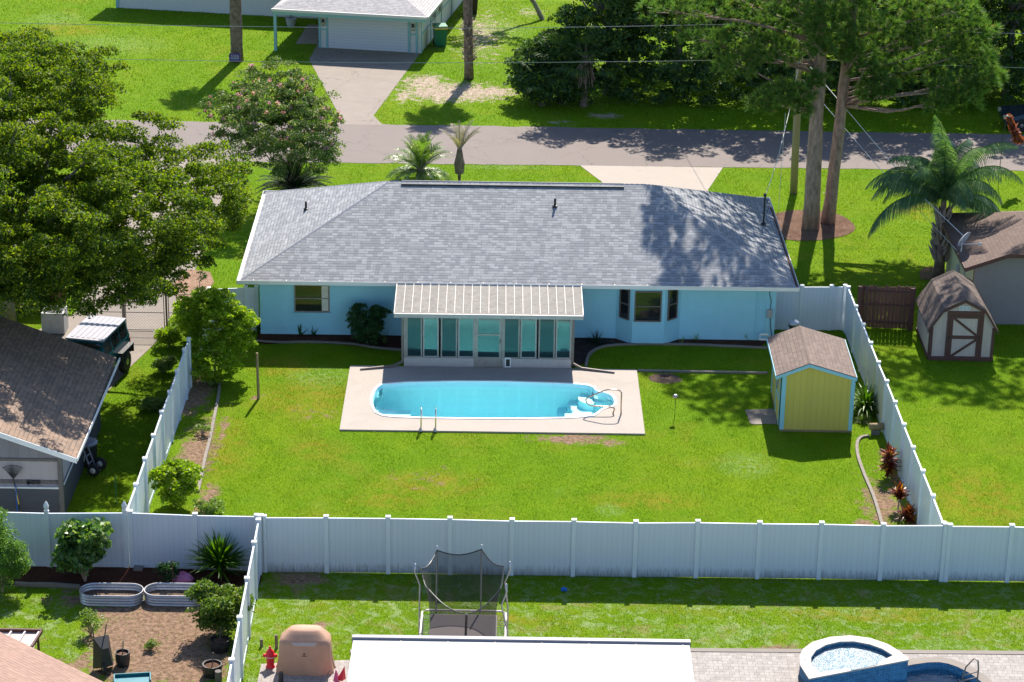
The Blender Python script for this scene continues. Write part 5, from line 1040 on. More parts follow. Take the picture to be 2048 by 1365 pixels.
for i, (u, v) in enumerate([(1150, 232), (1300, 236), (1420, 238), (1560, 238), (1700, 240), (1840, 242), (1960, 244)]):
    X, Y = at(u, v-8); tree('undergrowth_bush', ['dark bush below the fan palms', 'low dark undergrowth bush left of the crown of the pine', 'dark undergrowth bush behind the road shadows', 'undergrowth bush directly behind the utility pole', 'undergrowth bush right of the pine trunks', 'undergrowth bush behind the queen palm top', 'undergrowth bush with reddish twigs left of the parked car'][i], (X, Y+1.5), [(X, Y+1.8, 1.0, 2.6, 1.0, 1.0), (X+1, Y+2, 1.7, 1.8, .8, .9)], 50, 70, .4, .2, 'lw', 'barko', 300+i, 0, None, 'bush')
X, Y = at(1085, 40); T = thing('leaning_tree', 'slim trunk leaning left at the top edge beside the wood', 'tree', (X, Y, 0)); b = MB(); tx, tz = aty(1052, -12, Y); b.tube([(0, 0, 0), (-.5, 0, 1.0), (tx-X, 0, tz), (-2.2, .3, 4.2)], [.14, .12, .11, .08], 8); b.build('trunk', M['barko'], T)
rng = np.random.default_rng(77); P, cen = crown_points([(-1.6, .5, 5.2, 1.6, 1.5, 1.0), (-3.4, .5, 5.8, 1.4, 1.5, .9)], 60, 60, .4, rng); V, Fc = leaves(P, .16, rng); np_mesh('crown', V, Fc, M['lo'], T)

# shrubs
def shrub(label, u, v, r, h, lm, seed, nc=40, per=60, cr=.18, ls=.08, name='shrub', stems=8, dz=0, off=(0, 0), cat='shrub', bark='barkm', fl=None):
    X, Y = at(u, v); X += off[0]; Y += off[1]
    rng = np.random.default_rng(seed); T = thing(name, label, cat, (X, Y, 0)); EL = [(0, 0, h*.45+dz, r*.72, r*.68, h*.38)]+[(r*.72*math.cos(q*1.9+seed)*rng.uniform(.6, 1.2), r*.45*math.sin(q*1.9+seed), h*rng.uniform(.35, .85)+dz*.5, r*rng.uniform(.25, .5), r*.4, h*rng.uniform(.10, .22)) for q in range(8)]
    P, cen = crown_points(EL, int(nc*1.7), int(per*1.2), cr, rng, .4, .8); ls *= 1.15; P = P[P[:, 2] > .04]
    V, Fc = leaves(P, ls, rng); np_mesh('foliage', V, Fc, M[lm], T)
    b = MB()
    for c in cen[:stems]: b.tube([(0, 0, 0), (c[0]*.5, c[1]*.5, c[2]*.6), tuple(c)], [.025, .015, .006], 5)
    if stems: b.build('stem', M[bark], T)
    if fl:
        V, Fc = leaves(cen[rng.permutation(len(cen))[:fl[0]]]+np.array([0, -.02, cr]), fl[2], rng); np_mesh('blossom', V, Fc, M[fl[1]], T)
    return T
tree('shrub', 'large bright yellow green shrub against the end of the left white fence', at(432, 762), [E_(435, 650, 1.9, 1.15, 1.0, 1.2), E_(470, 660, 1.7, .8, .8, .7), E_(400, 620, 2.3, .8, .8, .6), E_(440, 600, 2.8, .6, .6, .45), E_(430, 720, .9, .95, .8, .8), E_(480, 640, 2.2, .5, .5, .4), E_(385, 650, 1.7, .55, .5, .4)], 460, 75, .2, .10, 'ls', 'barkm', 41, .04, cat='shrub', limbs=14, th=.8)
shrub('yellow green shrub limb spilling over the chain link gate', 385, 690, .6, 1.9, 'ls', 42, 60, 70, .22, .09, off=(0, .3))
shrub('rounded dark green bush against the blue wall', 735, 690, .68, 1.5, 'lb', 43, 120, 75, .15, .07)
shrub('bright green shrub inside the left fence near the rear corner', 352, 1015, .72, 1.5, 'ls', 44, 95, 70, .2, .1)
shrub('leafy green bush beside the raised bed and white fence', 440, 1270, .85, 1.6, 'lgm', 45, 120, 60, .22, .075)
shrub('tall leafy garden shrub with paired leaflets before the acorn cap fence', 170, 1165, .75, 2.1, 'oleaf', 46, 60, 40, .27, .17, dz=.2)
shrub('feathery light green shrub at the left edge of the rear garden', 5, 1185, .72, 2.5, 'lfe', 47, 150, 110, .24, .045)
shrub('leafy green shrub peeping over fence at far left by the rake', 2, 1050, .35, .95, 'ls', 48, 24, 50, .18, .09, off=(0, 1.4))
shrub('small weedy bush with orange flower by the drive gate', 340, 700, .45, .8, 'ls', 49, 40, 50, .18, .07, fl=(3, 'chips', .14), off=(-.1, .3))
shrub('weedy flower clump along the drive beside left fence', 328, 745, .4, .55, 'lweed', 50, 34, 50, .15, .07, fl=(6, 'chips', .12))
shrub('low broad leaved weed patch left of the side fence', 305, 820, .45, .4, 'lweed', 51, 24, 40, .15, .12)
shrub('small rose bush behind the pink bag in the rear bed', 335, 1172, .3, .85, 'lb', 52, 18, 40, .14, .07)
shrub('small sapling beside the fallen wheelbarrow', 182, 1270, .3, .8, 'lweed', 53, 14, 30, .14, .06)
shrub('small weeds at the foot of the rear corner shrub', 420, 1025, .5, .35, 'lweed', 54, 26, 40, .15, .06, fl=(5, 'lf', .07))
shrub('thin weed with purple flowers in the left strip', 405, 870, .3, .4, 'lweed', 55, 12, 30, .12, .05, fl=(4, 'lf', .06))
shrub('low weed clump by edging under the bright shrub', 425, 770, .35, .35, 'lweed', 56, 16, 40, .12, .06, fl=(4, 'hub', .05))
shrub('dark foliage tuft between the dirt and right raised bed', 300, 1300, .2, .25, 'lweed', 57, 8, 30, .1, .06)
def blades(label, u, v, n, L, w, lm, seed, el=(30, 88), droop=.8, name='spiky_plant', cat='plant', off=(0, 0), z0=0, X=None, stem=0, zr=(0, 0)):
    if X is None: X, Y = at(u, v)
    else: X, Y = X
    X += off[0]; Y += off[1]; T = thing(name, label, cat, (X, Y, 0)); r_ = random.Random(seed); b = MB()
    for i in range(n):
        a = r_.uniform(0, 6.28); e_ = R(r_.uniform(*el)); d = Vector((math.cos(a)*math.cos(e_), math.sin(a)*math.cos(e_), math.sin(e_))); p = Vector((0, 0, z0+r_.uniform(*zr)))+Vector((d.x, d.y, 0))*.05; l_ = L*r_.uniform(.65, 1.1); side = Vector((-math.sin(a), math.cos(a), 0)); pts = []
        for j in range(5): pts.append((p.copy(), w*(.7, 1, .9, .6, .08)[j])); d = (d-Vector((0, 0, droop*.25*(j+1)/3))).normalized(); p = p+d*l_/4
        vs = []; [vs.extend([q-side*ww/2, q+side*ww/2]) for q, ww in pts]; b.add(vs, [(2*j, 2*j+1, 2*j+3, 2*j+2) for j in range(4)])
    b.build('leaf', M[lm], T)
    if stem: b = MB(); b.tube([(0, 0, 0), (0, 0, stem)], .03, 6); b.build('stem', M['barkm'], T)
    return T
blades('large spiky yucca like plant in front of the rear fence', 440, 1155, 330, 1.05, .06, 'ly', 61, (5, 88), .35, z0=.25, zr=(0, .3))
blades('arching strap leaved lily clump between yellow shed and fence', 1730, 825, 210, 1.15, .07, 'ly', 62, (35, 85), 1.5)
blades('large cordyline with dark red leaves and an orange tip', 1776, 957, 260, .40, .08, 'lr', 63, (0, 88), .5, z0=.15, zr=(0, .75), stem=.8)
blades('middle cordyline with red pink leaves beside the right fence', 1796, 1020, 120, .42, .08, 'lr', 64, (20, 88), .5, z0=.35, zr=(0, .25), stem=.5)
blades('low cordyline with red leaves at the rear right corner', 1815, 1046, 170, .42, .08, 'lr', 65, (5, 85), .6, z0=.1, zr=(0, .2))
blades('dark grassy plant in the mulch right of the porch', 1192, 688, 60, .55, .03, 'ld', 66, (20, 85), .9)
for i, (u, v, n_, L__, lab) in enumerate([(566, 668, 14, .45, 'small strap leaved plant leftmost under the left window'), (600, 674, 9, .7, 'broad leaved seedling in the middle of the bed under the left window'), (627, 674, 5, .6, 'thin seedling right of the window bed'), (517, 668, 12, .8, 'tall leafy stem at the left house corner'), (770, 690, 10, .5, 'wispy plant between round bush and porch'), (1392, 683, 12, .4, 'small grassy plant right of the bay window'), (1494, 683, 16, .4, 'grassy plant in mulch near the right downspouts'), (1362, 690, 10, .3, 'tiny plant at the bay window corner')]):
    blades(lab, u, v, n_, L__, .07 if i in (1, 2, 3) else .03, 'lb' if i in (1, 2, 3) else 'lweed', 70+i, (40, 85), .6, off=(0, .1))
blades('grassy weeds in the strip by the yellow shed corner', 1725, 845, 160, .35, .02, 'lweed', 81, (20, 80), 1, off=(0, 0), name='weed_clump')
tree('small_garden_tree', 'small oak seedling beside the wood chips left of the house', at(405, 560), [E_(405, 545, .6, .3, .3, .4)], 10, 30, .14, .08, 'lb', 'barkm', 91, .02, cat='sapling', limbs=4, th=.4)

# ------------------------------------------------------------------ utility pole and wires
X, Y = at(1587, 388); tx, tz = aty(1600, 105, Y); kx = (tx-X)/tz
T = thing('utility_pole', 'wooden utility pole standing left of the pine trunks', 'utility pole', (X, Y, 0)); b = MB(); b.tube([(kx*z, 0, z) for z in (0, 3, 6, 9.2)], [.17, .16, .145, .125], 12); b.build('pole', M['pole'], T, True)
b = MB(); b.lathe([(.05, 0), (.08, .05), (.05, .15)], (kx*7.9, -.16, 7.8), 8); b.lathe([(.05, 0), (.07, .1)], (kx*6.1, -.17, 6.0), 8); b.build('insulator', M['acm'], T)
def wire(label, pts, r=.016, m='galvp', name='overhead_wire', cat='wire'):
    b = MB(); b.tube(pts, r, 5); P0 = pts[0]; o = b.build(name, M[m], loc=tuple(P0)); return tag(o, label, cat)
YW = Y
def wy_(lst, YY=YW): out = []; [out.append((aty(u, v, YY)[0], YY, aty(u, v, YY)[1])) for u, v in lst]; return out
wire('upper overhead power line crossing the whole picture', wy_([(-200, 43), (215, 50), (470, 53), (760, 56.5), (1000, 57), (1300, 52), (1600, 46), (1830, 62), (2200, 72)]), .011)
wire('lower overhead cable crossing at pole height', wy_([(-200, 112), (240, 119), (470, 123), (760, 126), (1000, 126), (1300, 123), (1600, 118), (1800, 128), (2200, 141)]), .010)
pt = Vector((X+kx*6.1, Y-.17, 6.1))
wire('twisted service cable sagging from pole to the mast on the roof', [pt, pt.lerp(MAST, .3)+Vector((0, 0, -.5)), pt.lerp(MAST, .6)+Vector((0, 0, -.65)), pt.lerp(MAST, .85)+Vector((0, 0, -.35)), MAST], .013, 'hub')
gx, gy = at(1556, 420); wire('thin vertical guy wire left of the pole', [(gx+.02, gy, 0), (gx+.1, gy+.2, 4.3)], .009, 'hub')
ptp = Vector((X+.1, Y, 6.1)); e1 = Vector((ee+.3, 88.0, ze_+.5))
wire('upper of two cables running from the pole down to the tan house', [ptp, ptp.lerp(e1, .35)+Vector((0, 0, -.15)), ptp.lerp(e1, .7)+Vector((0, 0, -.3)), e1], .016, 'hub')
wire('lower thin cable from the pole towards the barn shed', [ptp+Vector((0, 0, -.9)), ptp.lerp(e1, .5)+Vector((0, 0, -1.0)), e1+Vector((-.3, 0, -.5))], .010, 'galvp')
ptq = Vector((X, Y, 7.8)); wire('thin cable running back over the wood from the pole', [ptq, (aty(1440, 85, 108)[0], 108, aty(1440, 85, 108)[1]), (aty(1290, 20, 125)[0], 125, aty(1290, 20, 125)[1])], .010, 'galvp')

# ------------------------------------------------------------------ vehicles
jx, jy = -14.86, 79.2
jp = thing('jeep', 'teal off road car with pale ribbed hardtop parked beside the grey shed', 'car', (jx, jy, 0), -.2)
# rear is at +y, front towards the camera
b = MB()
b.prism([(-.78, -2.0), (.78, -2.0), (.78, 1.95), (-.78, 1.95)], .55, 1.15); b.prism([(-.62, -2.05), (.62, -2.05), (.74, -.75), (-.74, -.75)], 1.152, 1.2); 
b.add([(-.78, -.75, 1.152), (.78, -.75, 1.152), (.78, 1.95, 1.152), (-.78, 1.95, 1.152), (-.66, -.35, 1.74), (.66, -.35, 1.74), (.66, 1.85, 1.74), (-.66, 1.85, 1.74)], [(0, 1, 5, 4), (1, 2, 6, 5), (2, 3, 7, 6), (3, 0, 4, 7), (4, 5, 6, 7)]); b.build('body', M['teal'], jp)
b = MB(); b.slab([(-.7, -.4, 1.8), (.7, -.4, 1.8), (.7, 1.92, 1.8), (-.7, 1.92, 1.8)], .055); ht = b.build('hardtop', M['hardtop'], jp)
b = MB(); [b.bx(x-.05, x+.05, -.25, 1.85, 1.801, 1.812) for x in (-.5, -.3, -.1, .1, .3, .5)]; b.build('rib', M['hardtop'], ht)
def sidewin(y0, y1):
    b = MB(); f = lambda z: .78-(z-1.152)/(1.74-1.152)*.12+.004
    for sg in (-1, 1): b = MB(); b.add([(sg*f(1.22), y0, 1.22), (sg*f(1.22), y1, 1.22), (sg*f(1.68), y1, 1.68), (sg*f(1.68), y0, 1.68)], [(0, 1, 2, 3) if sg > 0 else (3, 2, 1, 0)]); b.build('window', M['glass'], jp)
sidewin(-.4, .3); sidewin(.38, 1.05); sidewin(1.13, 1.8)
b = MB(); b.add([(-.7, -.66, 1.2), (.7, -.66, 1.2), (.62, -.42, 1.68), (-.62, -.42, 1.68)], [(0, 1, 2, 3)]); b.build('windscreen', M['glass'], jp)
b = MB(); b.add([(-.62, 1.93, 1.22), (.62, 1.93, 1.22), (.6, 1.885, 1.66), (-.6, 1.885, 1.66)], [(3, 2, 1, 0)]); b.build('rear_window', M['glass'], jp)
def wheel(parent, x, y, r=.39, w=.24, name='wheel'):
    b = MB(); b.lathe([(r*.6, -w/2), (r*.93, -w/2), (r, -w/3), (r, w/3), (r*.93, w/2), (r*.6, w/2)], n=24); b.v = [(z_+x, x_+y, y_+r) for x_, y_, z_ in b.v]; o = b.build(name, M['tyre'], parent, True)
    b = MB(); b.lathe([(.05, -w/2-.01), (r*.58, -w/2+.015), (r*.58, w/2-.015), (.05, w/2+.01)], n=10); b.v = [(z_+x, x_+y, y_+r) for x_, y_, z_ in b.v]; b.build('rim', M['rim'], o)
for sx_ in (-.8, .8):
    for yy in (-1.4, 1.3): wheel(jp, sx_, yy)
for sg in (-1, 1):
    for yy in (-1.4, 1.3):
        b = MB(); b.slab([(sg*.75 if sg > 0 else -.98, yy-.55, .93), (sg*.98 if sg > 0 else -.75, yy-.55, .93), (.98 if sg > 0 else -.75, yy+.5, .93), (.75 if sg > 0 else -.98, yy+.5, .93)], .06); b.bx(sg*.78, sg*.97, yy-.6, yy-.55, .6, .93); b.bx(sg*.78, sg*.97, yy+.5, yy+.55, .6, .93); b.build('fender', M['black'], jp)
b = MB(); b.bx(-.8, .8, 1.96, 2.15, .5, .68); b.build('bumper', M['black'], jp); b = MB(); b.bx(-.85, .85, -2.3, -2.06, .5, .68); b.build('bumper', M['black'], jp)
b = MB(); b.lathe([(.2, -.12), (.36, -.12), (.39, -.06), (.39, .06), (.36, .12), (.2, .12)], n=20); b.v = [(x_+.1, z_+2.1, y_+1.0) for x_, y_, z_ in b.v]; b.build('spare_wheel', M['tyre'], jp, True)
for sx_ in (-.72, .72): b = MB(); b.bx(sx_-.07, sx_+.07, 1.951, 2.0, .85, 1.05); b.build('tail_light', M['red'], jp)

X, Y = at(2040, 262); cr = thing('parked_car', 'dark blue car parked in shade at the right edge of the road', 'car', (X+1.4, Y+.6, 0), .0)
body = [(-2.2, .35), (-2.25, .62), (-2.1, .82), (-1.0, .95), (-.35, 1.38), (.9, 1.42), (1.7, 1.0), (2.2, .95), (2.25, .4)]
b = MB(); n_ = len(body); V = []
for k_, (yy, s_) in enumerate(((-.88, .0), (-.8, .0), (.8, .0), (.88, .0))): V += [(x, yy if z < .95 else yy*.86, z) for x, z in body]
b.add(V, [tuple(range(n_)), tuple(range(3*n_, 4*n_))[::-1]]+[(k_*n_+i, (k_+1)*n_+i, (k_+1)*n_+(i+1)%n_, k_*n_+(i+1)%n_) for k_ in range(3) for i in range(n_)]); b.build('body', M['carb'], cr)
b = MB(); b.add([(-.93, -.68, .98), (-.93, .68, .98), (-.38, .66, 1.36), (-.38, -.66, 1.36)], [(0, 1, 2, 3)]); b.v = [(x-.02, y, z+.015) for x, y, z in b.v]; b.build('windscreen', M['glass'], cr)
b = MB(); b.add([(-.8, -.872, .99), (1.4, -.872, .99), (.85, -.79, 1.37), (-.3, -.79, 1.35)], [(0, 1, 2, 3)]); b.v = [(x, y-.02, z) for x, y, z in b.v]; b.build('side_window', M['glass'], cr)
for xx in (-1.4, 1.4):
    for yy in (-.82, .82):
        b = MB(); r = .34; w = .22; b.lathe([(r*.6, -w/2), (r*.93, -w/2), (r, 0), (r*.93, w/2), (r*.6, w/2)], n=22); b.v = [(x_+xx, z_+yy, y_+r) for x_, y_, z_ in b.v]; o = b.build('wheel', M['tyre'], cr, True); b = MB(); b.lathe([(.04, -w/2-.005), (r*.6, -w/2+.01), (r*.6, w/2-.01), (.04, w/2+.005)], n=10); b.v = [(x_+xx, z_+yy, y_+r) for x_, y_, z_ in b.v]; b.build('rim', M['rim'], o)
for yy in (-.7, .7): b = MB(); b.bx(-2.27, -2.12, yy-.16, yy+.16, .62, .76); b.build('headlight', M['lamp'], cr)

# ------------------------------------------------------------------ trampoline
TY1 = 60.85; TX0, TX1, TY0, TZ = -2.40, -.05, 57.6, .85
T = thing('trampoline', 'trampoline with black safety net on curved grey poles behind the white roof', 'trampoline', (TX0, TY1, 0))
W_ = TX1-TX0; LD = TY1-TY0
b = MB(); rr_ = .12; b.tube([(rr_, 0, TZ), (W_-rr_, 0, TZ), (W_, -rr_, TZ), (W_, -LD, TZ), (0, -LD, TZ), (0, -rr_, TZ)], .03, 8, closed=True); fr_ = b.build('frame', M['pinkrail'], T)
for x, y in ((.02, -.35), (W_-.02, -.35), (.02, -LD+.3), (W_-.02, -LD+.3)): b = MB(); b.tube([(x, y, 0), (x, y, TZ)], .025, 7); b.build('leg', M['galvp'], T)
b = MB(); b.bx(.24, W_-.24, -LD+.2, -.24, TZ-.012, TZ); b.build('jumping_mat', M['matb'], T)
b = MB()
for i in range(14): x = .3+i*(W_-.6)/13; b.tube([(x, -.03, TZ), (x, -.24, TZ)], .009, 4)
for i in range(26): y = -.3-i*.11; b.tube([(.03, y, TZ), (.24, y, TZ)], .009, 4); b.tube([(W_-.03, y, TZ), (W_-.24, y, TZ)], .009, 4)
b.build('spring', M['galvp'], fr_)
NZ = 2.62
def npnt(u, v, z): x, y = at(u, v, z); return Vector((x-TX0, y-TY1, z))
ringp = [npnt(874, 1101, 2.5), npnt(963, 1099, 2.5), npnt(1008, 1133, 2.5), npnt(1001, 1178, 2.5), npnt(933, 1229, 2.35), npnt(858, 1180, 2.35), npnt(842, 1138, 2.5)]
top = []; n_ = len(ringp)
for i in range(n_):
    a, c = ringp[i], ringp[(i+1)%n_]
    for j in range(6): t = j/6; q = a.lerp(c, t); q.z -= .16*math.sin(math.pi*t); top.append(q)
bot = []; ctr = Vector((W_/2, -LD/2+.35, TZ))
cen_ = sum(ringp, Vector())/n_
for q in top:
    d = q-cen_; d.z = 0; L0 = max(abs(d.x)/(W_/2-.26), abs(d.y)/(1.1)); d2 = d/L0 if L0 > 0 else d; bot.append(Vector((W_/2+d2.x, cen_.y*0-1.35+d2.y, TZ+.01)))
b = MB(); N_ = len(top); rows = 6
for r_i in range(rows+1):
    t = r_i/rows
    for i in range(N_): q = top[i].lerp(bot[i], t); s_ = 1-.07*math.sin(math.pi*t); b.v.append((W_/2+(q.x-W_/2)*s_, q.y, q.z))
for r_i in range(rows):
    for i in range(N_): b.f.append([r_i*N_+i, (r_i+1)*N_+i, (r_i+1)*N_+(i+1)%N_, r_i*N_+(i+1)%N_]); b.m.append(0)
nt_ = b.build('safety_net', M['netting'], T, True)
b = MB(); b.tube(top, .018, 5, closed=True); b.tube([top[24], bot[24]], .035, 5); b.build('net_hem', M['black'], nt_)
for i, q in enumerate(ringp[:4]+ringp[6:]):
    b = MB(); base = Vector((min(max(q.x, -.02), W_+.02), min(q.y*.9, -.02), TZ)); 
    if i in (0, 1): pts = [q+Vector((0, .03, .12)), q+Vector((0, .03, 0)), Vector((q.x, 0.03, 1.0)), Vector((q.x, .03, .3))]
    else: sg = 1 if q.x > W_/2 else -1; pts = [q+Vector((sg*.16, 0, .15)), q+Vector((sg*.17, 0, -.1)), q+Vector((sg*.03, 0, -.5)), Vector((W_/2+sg*(W_/2+.06), q.y, 1.2)), Vector((W_/2+sg*(W_/2+.06), q.y, .1))]
    b.tube(pts, .024, 7); b.build('net_pole', M['galvp'], T, True)

# ------------------------------------------------------------------ white panel roof of the rear house
xL, yB = at(708, 1279, 2.6); xR, _ = at(1378, 1284, 2.6)
T = thing('patio_cover', 'flat white panel patio roof with grey gutter at the bottom edge', 'patio cover', (xL, yB, 0))
b = MB(); b.slab([(-.02, 0, 2.6), (xR-xL, .03, 2.6), (xR-xL, -8, 2.75), (-.02, -8, 2.75)], .08); b.build('roof', M['roofw'], T)
b = MB(); b.obox((-.05, .07), (xR-xL+.03, .10), .15, 2.49, 2.665); b.build('gutter', M['gut'], T)
b = MB(); k_ = 1.22
while k_ < xR-xL: b.beam((k_, -.02, 2.607), (k_, -8, 2.757), .035, .012); k_ += 1.22
b.build('panel_seam', M['coverl'], T)
b = MB(); k_ = .2
while k_ < xR-xL-.1: b.lathe([(.018, 0), (.012, .012)], (k_, -.42, 2.606), 6); k_ += .33
b.build('screw', M['gut'], T)
for x in (.1, xR-xL-.1): b = MB(); b.bx(x-.05, x+.05, -.15, -.05, 0, 2.5); b.build('post', M['white'], T)
# brown roof bottom left
P0 = Vector((*at(0, 1264, 2.9), 2.9)); P1 = Vector((*at(215, 1368, 2.9), 2.9)); T = thing('rear_house', 'brown shingled roof corner of the house at bottom left', 'house', (P0.x, P0.y, 0))
d = (P1-P0).normalized(); far = P0-d*6; near = P1+d*6; nrm = Vector((-d.y, d.x, 0)); nrm = nrm if nrm.y < 0 else -nrm
b = MB(); b.slab([far, far+nrm*7+Vector((0, 0, 2.2)), near+nrm*7+Vector((0, 0, 2.2)), near][::1], .08); b.build('roof', M['rooft'], T, w=True)
b = MB(); o_ = nrm*.5; pl = [far+o_, near+o_, near+nrm*6.8, far+nrm*6.8]; b.prism([(q.x, q.y) for q in pl], 0, 2.9); b.build('wall', M['tanwall'], T, w=True)

# ------------------------------------------------------------------ spa and second pool
sp_ = thing('spa_pool', 'raised half round spa with pale stone rim and blue tile spilling into a pool', 'spa', (*at(1700, 1320, .45), 0))
zc = .45
outp = [at(u, v, zc) for u, v in [(1600, 1330), (1599, 1312), (1606, 1298), (1625, 1284), (1660, 1274), (1700, 1271), (1740, 1276), (1775, 1288), (1800, 1303), (1818, 1320), (1618, 1358)]]
inp = [at(u, v, zc) for u, v in [(1623, 1330), (1622, 1315), (1632, 1301), (1652, 1290), (1680, 1283.5), (1708, 1283), (1740, 1289), (1765, 1298), (1786, 1311), (1745, 1330), (1640, 1345)]]
b = MB(); n_ = len(outp)
for i in range(n_):
    j = (i+1)%n_; b.add([(*outp[i], zc), (*outp[j], zc), (*inp[j], zc), (*inp[i], zc)], [(0, 1, 2, 3)]); b.add([(*outp[i], zc-.04), (*outp[j], zc-.04), (*outp[j], zc), (*outp[i], zc)], [(0, 1, 2, 3)]); b.add([(*inp[i], zc-.04), (*inp[j], zc-.04), (*inp[j], zc), (*inp[i], zc)], [(3, 2, 1, 0)])
b.build('rim', M['stonecap'], sp_, w=True)
b = MB(); o2 = inflate(ccw(outp), -.02); i2 = inflate(ccw(inp), .02)
for po, fl_ in ((o2, 0), (i2, 1)):
    for i in range(len(po)): j = (i+1)%len(po); b.add([(*po[i], -.4), (*po[j], -.4), (*po[j], zc-.041), (*po[i], zc-.041)], [(0, 1, 2, 3) if not fl_ else (3, 2, 1, 0)])
b.build('tile_wall', M['tile'], sp_, w=True)
fo_ = NT('bubbling_water'); f_ = fo_.ramp(fo_.noise(fo_.pos(), 9, 6, .75, 1.5), .40, .58); fo_.l(fo_.mix(f_, (.05, .20, .28), (.40, .43, .45)), fo_.b.inputs['Base Color']); fo_.b.inputs['Roughness'].default_value = .25; fo_.bump(fo_.noise(fo_.pos(), 12, 5, .7), .8, .05); M['foam'] = fo_.m
b = poly_sheet(ccw(inp), zc-.14); b.build('bubbling_water', M['foam'], sp_, w=True)
sxy = [at(1702, 1342, zc), at(1755, 1330, zc), at(1757, 1322, zc), at(1700, 1333, zc)]
b = MB(); b.prism(sxy, zc-.05, zc+.012); b.build('spillway', M['foam'], sp_, w=True)
b = MB()
for u, v in ((1610, 1320), (1771, 1292)): X, Y = at(u, v, zc); b.lathe([(.025, 0), (.02, .012)], (X, Y, zc), 8)
b.build('jet_button', M['bronze'], sp_, w=True)
p2 = thing('blue_pool', 'dark tiled blue pool corner at bottom right below the spa', 'swimming pool', (*at(1850, 1360), 0))
b = MB()
for i in range(len(P2)):
    j = (i+1)%len(P2); b.add([(*P2[i], -.75), (*P2[j], -.75), (*P2[j], .04), (*P2[i], .04)], [(3, 2, 1, 0)])
b.build('tile_wall', M['tile'], p2, w=True); b = poly_sheet(P2, -.75); b.build('floor', M['plaster'], p2, w=True)
wb = MB(); w2 = inflate(P2, -.01); t_ = poly_sheet(w2, -.16); wb.add(t_.v, t_.f); t_ = poly_sheet(w2, -.74); wb.add(t_.v, [f[::-1] for f in t_.f])
for i in range(len(w2)): j = (i+1)%len(w2); wb.add([(*w2[i], -.74), (*w2[j], -.74), (*w2[j], -.16), (*w2[i], -.16)], [(0, 1, 2, 3)])
wb.build('water', M['water2'], p2, w=True)
b = MB(); o3 = inflate(P2, .3)
for i in range(len(P2)): j = (i+1)%len(P2); b.add([(*P2[i], .045), (*o3[i], .045), (*o3[j], .045), (*P2[j], .045)], [(0, 1, 2, 3)])
b.build('coping', M['edging'], p2, w=True)
hx1, hy1 = at(1954, 1368, .04)
b = MB(); b.tube([(hx1, hy1, .03), (hx1, hy1, .5), (hx1-.03, hy1, .74), (hx1-.15, hy1, .82), (hx1-.35, hy1+.0, .55), (hx1-.42, hy1+.02, .1)], .022, 8); b.tube([(hx1-.42, hy1, .28), (hx1, hy1, .42)], .016, 6); b.tube([(hx1-.42, hy1, .12), (hx1, hy1, .24)], .016, 6); b.build('hand_rail', M['bronze'], p2, True, w=True)

# ------------------------------------------------------------------ grill and small things of the rear yards
X, Y = at(612, 1338); T = thing('covered_grill', 'barbecue under a tan fabric cover on the paver patio', 'grill', (X, Y+.0, 0))
def pl_(pts): return pts
prof3 = [(.0, .79, .62, .3, .00), (.12, .77, .61, .3, 0), (.35, .73, .6, .3, 0), (.62, .71, .59, .32, 0), (.86, .70, .57, .3, 0), (.97, .69, .55, .3, 0), (1.04, .62, .47, .28, .02), (1.14, .52, .37, .28, .04), (1.22, .43, .28, .2, .06), (1.25, .38, .22, .2, .06)]
b = MB(); n_ = 56; rg = []
r_ = random.Random(2)
for k_, (z, wx_, wy_a, _, oy) in enumerate(prof3):
    for j in range(n_):
        a = 2*math.pi*j/n_; c, s_ = math.cos(a), math.sin(a); q = (abs(c)**4+abs(s_)**4)**(-1/4); rip = 1+(.04*math.sin(a*9+k_*.4)+.02*math.sin(a*17+k_*1.3))*max(0, 1-k_*.2)
        zz_ = z+(.06*abs(math.cos(a))-.02 if k_ == 0 else 0); b.v.append((wx_*c*q*rip, wy_a*s_*q*rip*.72+oy, max(.02, zz_)))
for k_ in range(len(prof3)-1):
    for j in range(n_): b.f.append([k_*n_+j, k_*n_+(j+1)%n_, (k_+1)*n_+(j+1)%n_, (k_+1)*n_+j]); b.m.append(0)
b.f.append(list(range((len(prof3)-1)*n_, len(prof3)*n_))); b.m.append(0); cv = b.build('cover', M['cover'], T, True)
b = MB(); b.add([(-.28, -.425, .93), (.28, -.425, .93), (.36, -.385, 1.02), (-.36, -.385, 1.02)], [(0, 1, 2, 3)]); b.build('vent_panel', M['coverl'], cv)
b = MB(); b.lathe([(.028, 0), (.028, .003)], (0, 0, 0), 12); b.v = [(x, -.468-z, y+.70) for x, y, z in b.v]; b.bx(-.075, .075, -.471, -.464, .635, .65); b.build('logo', M['brown'], cv)
b = MB(); b.bx(.66, .7, -.1, .1, .6, .85); b.build('side_handle', M['black'], T)
for i, (u, v) in enumerate(((560, 1364), (660, 1362))): pass
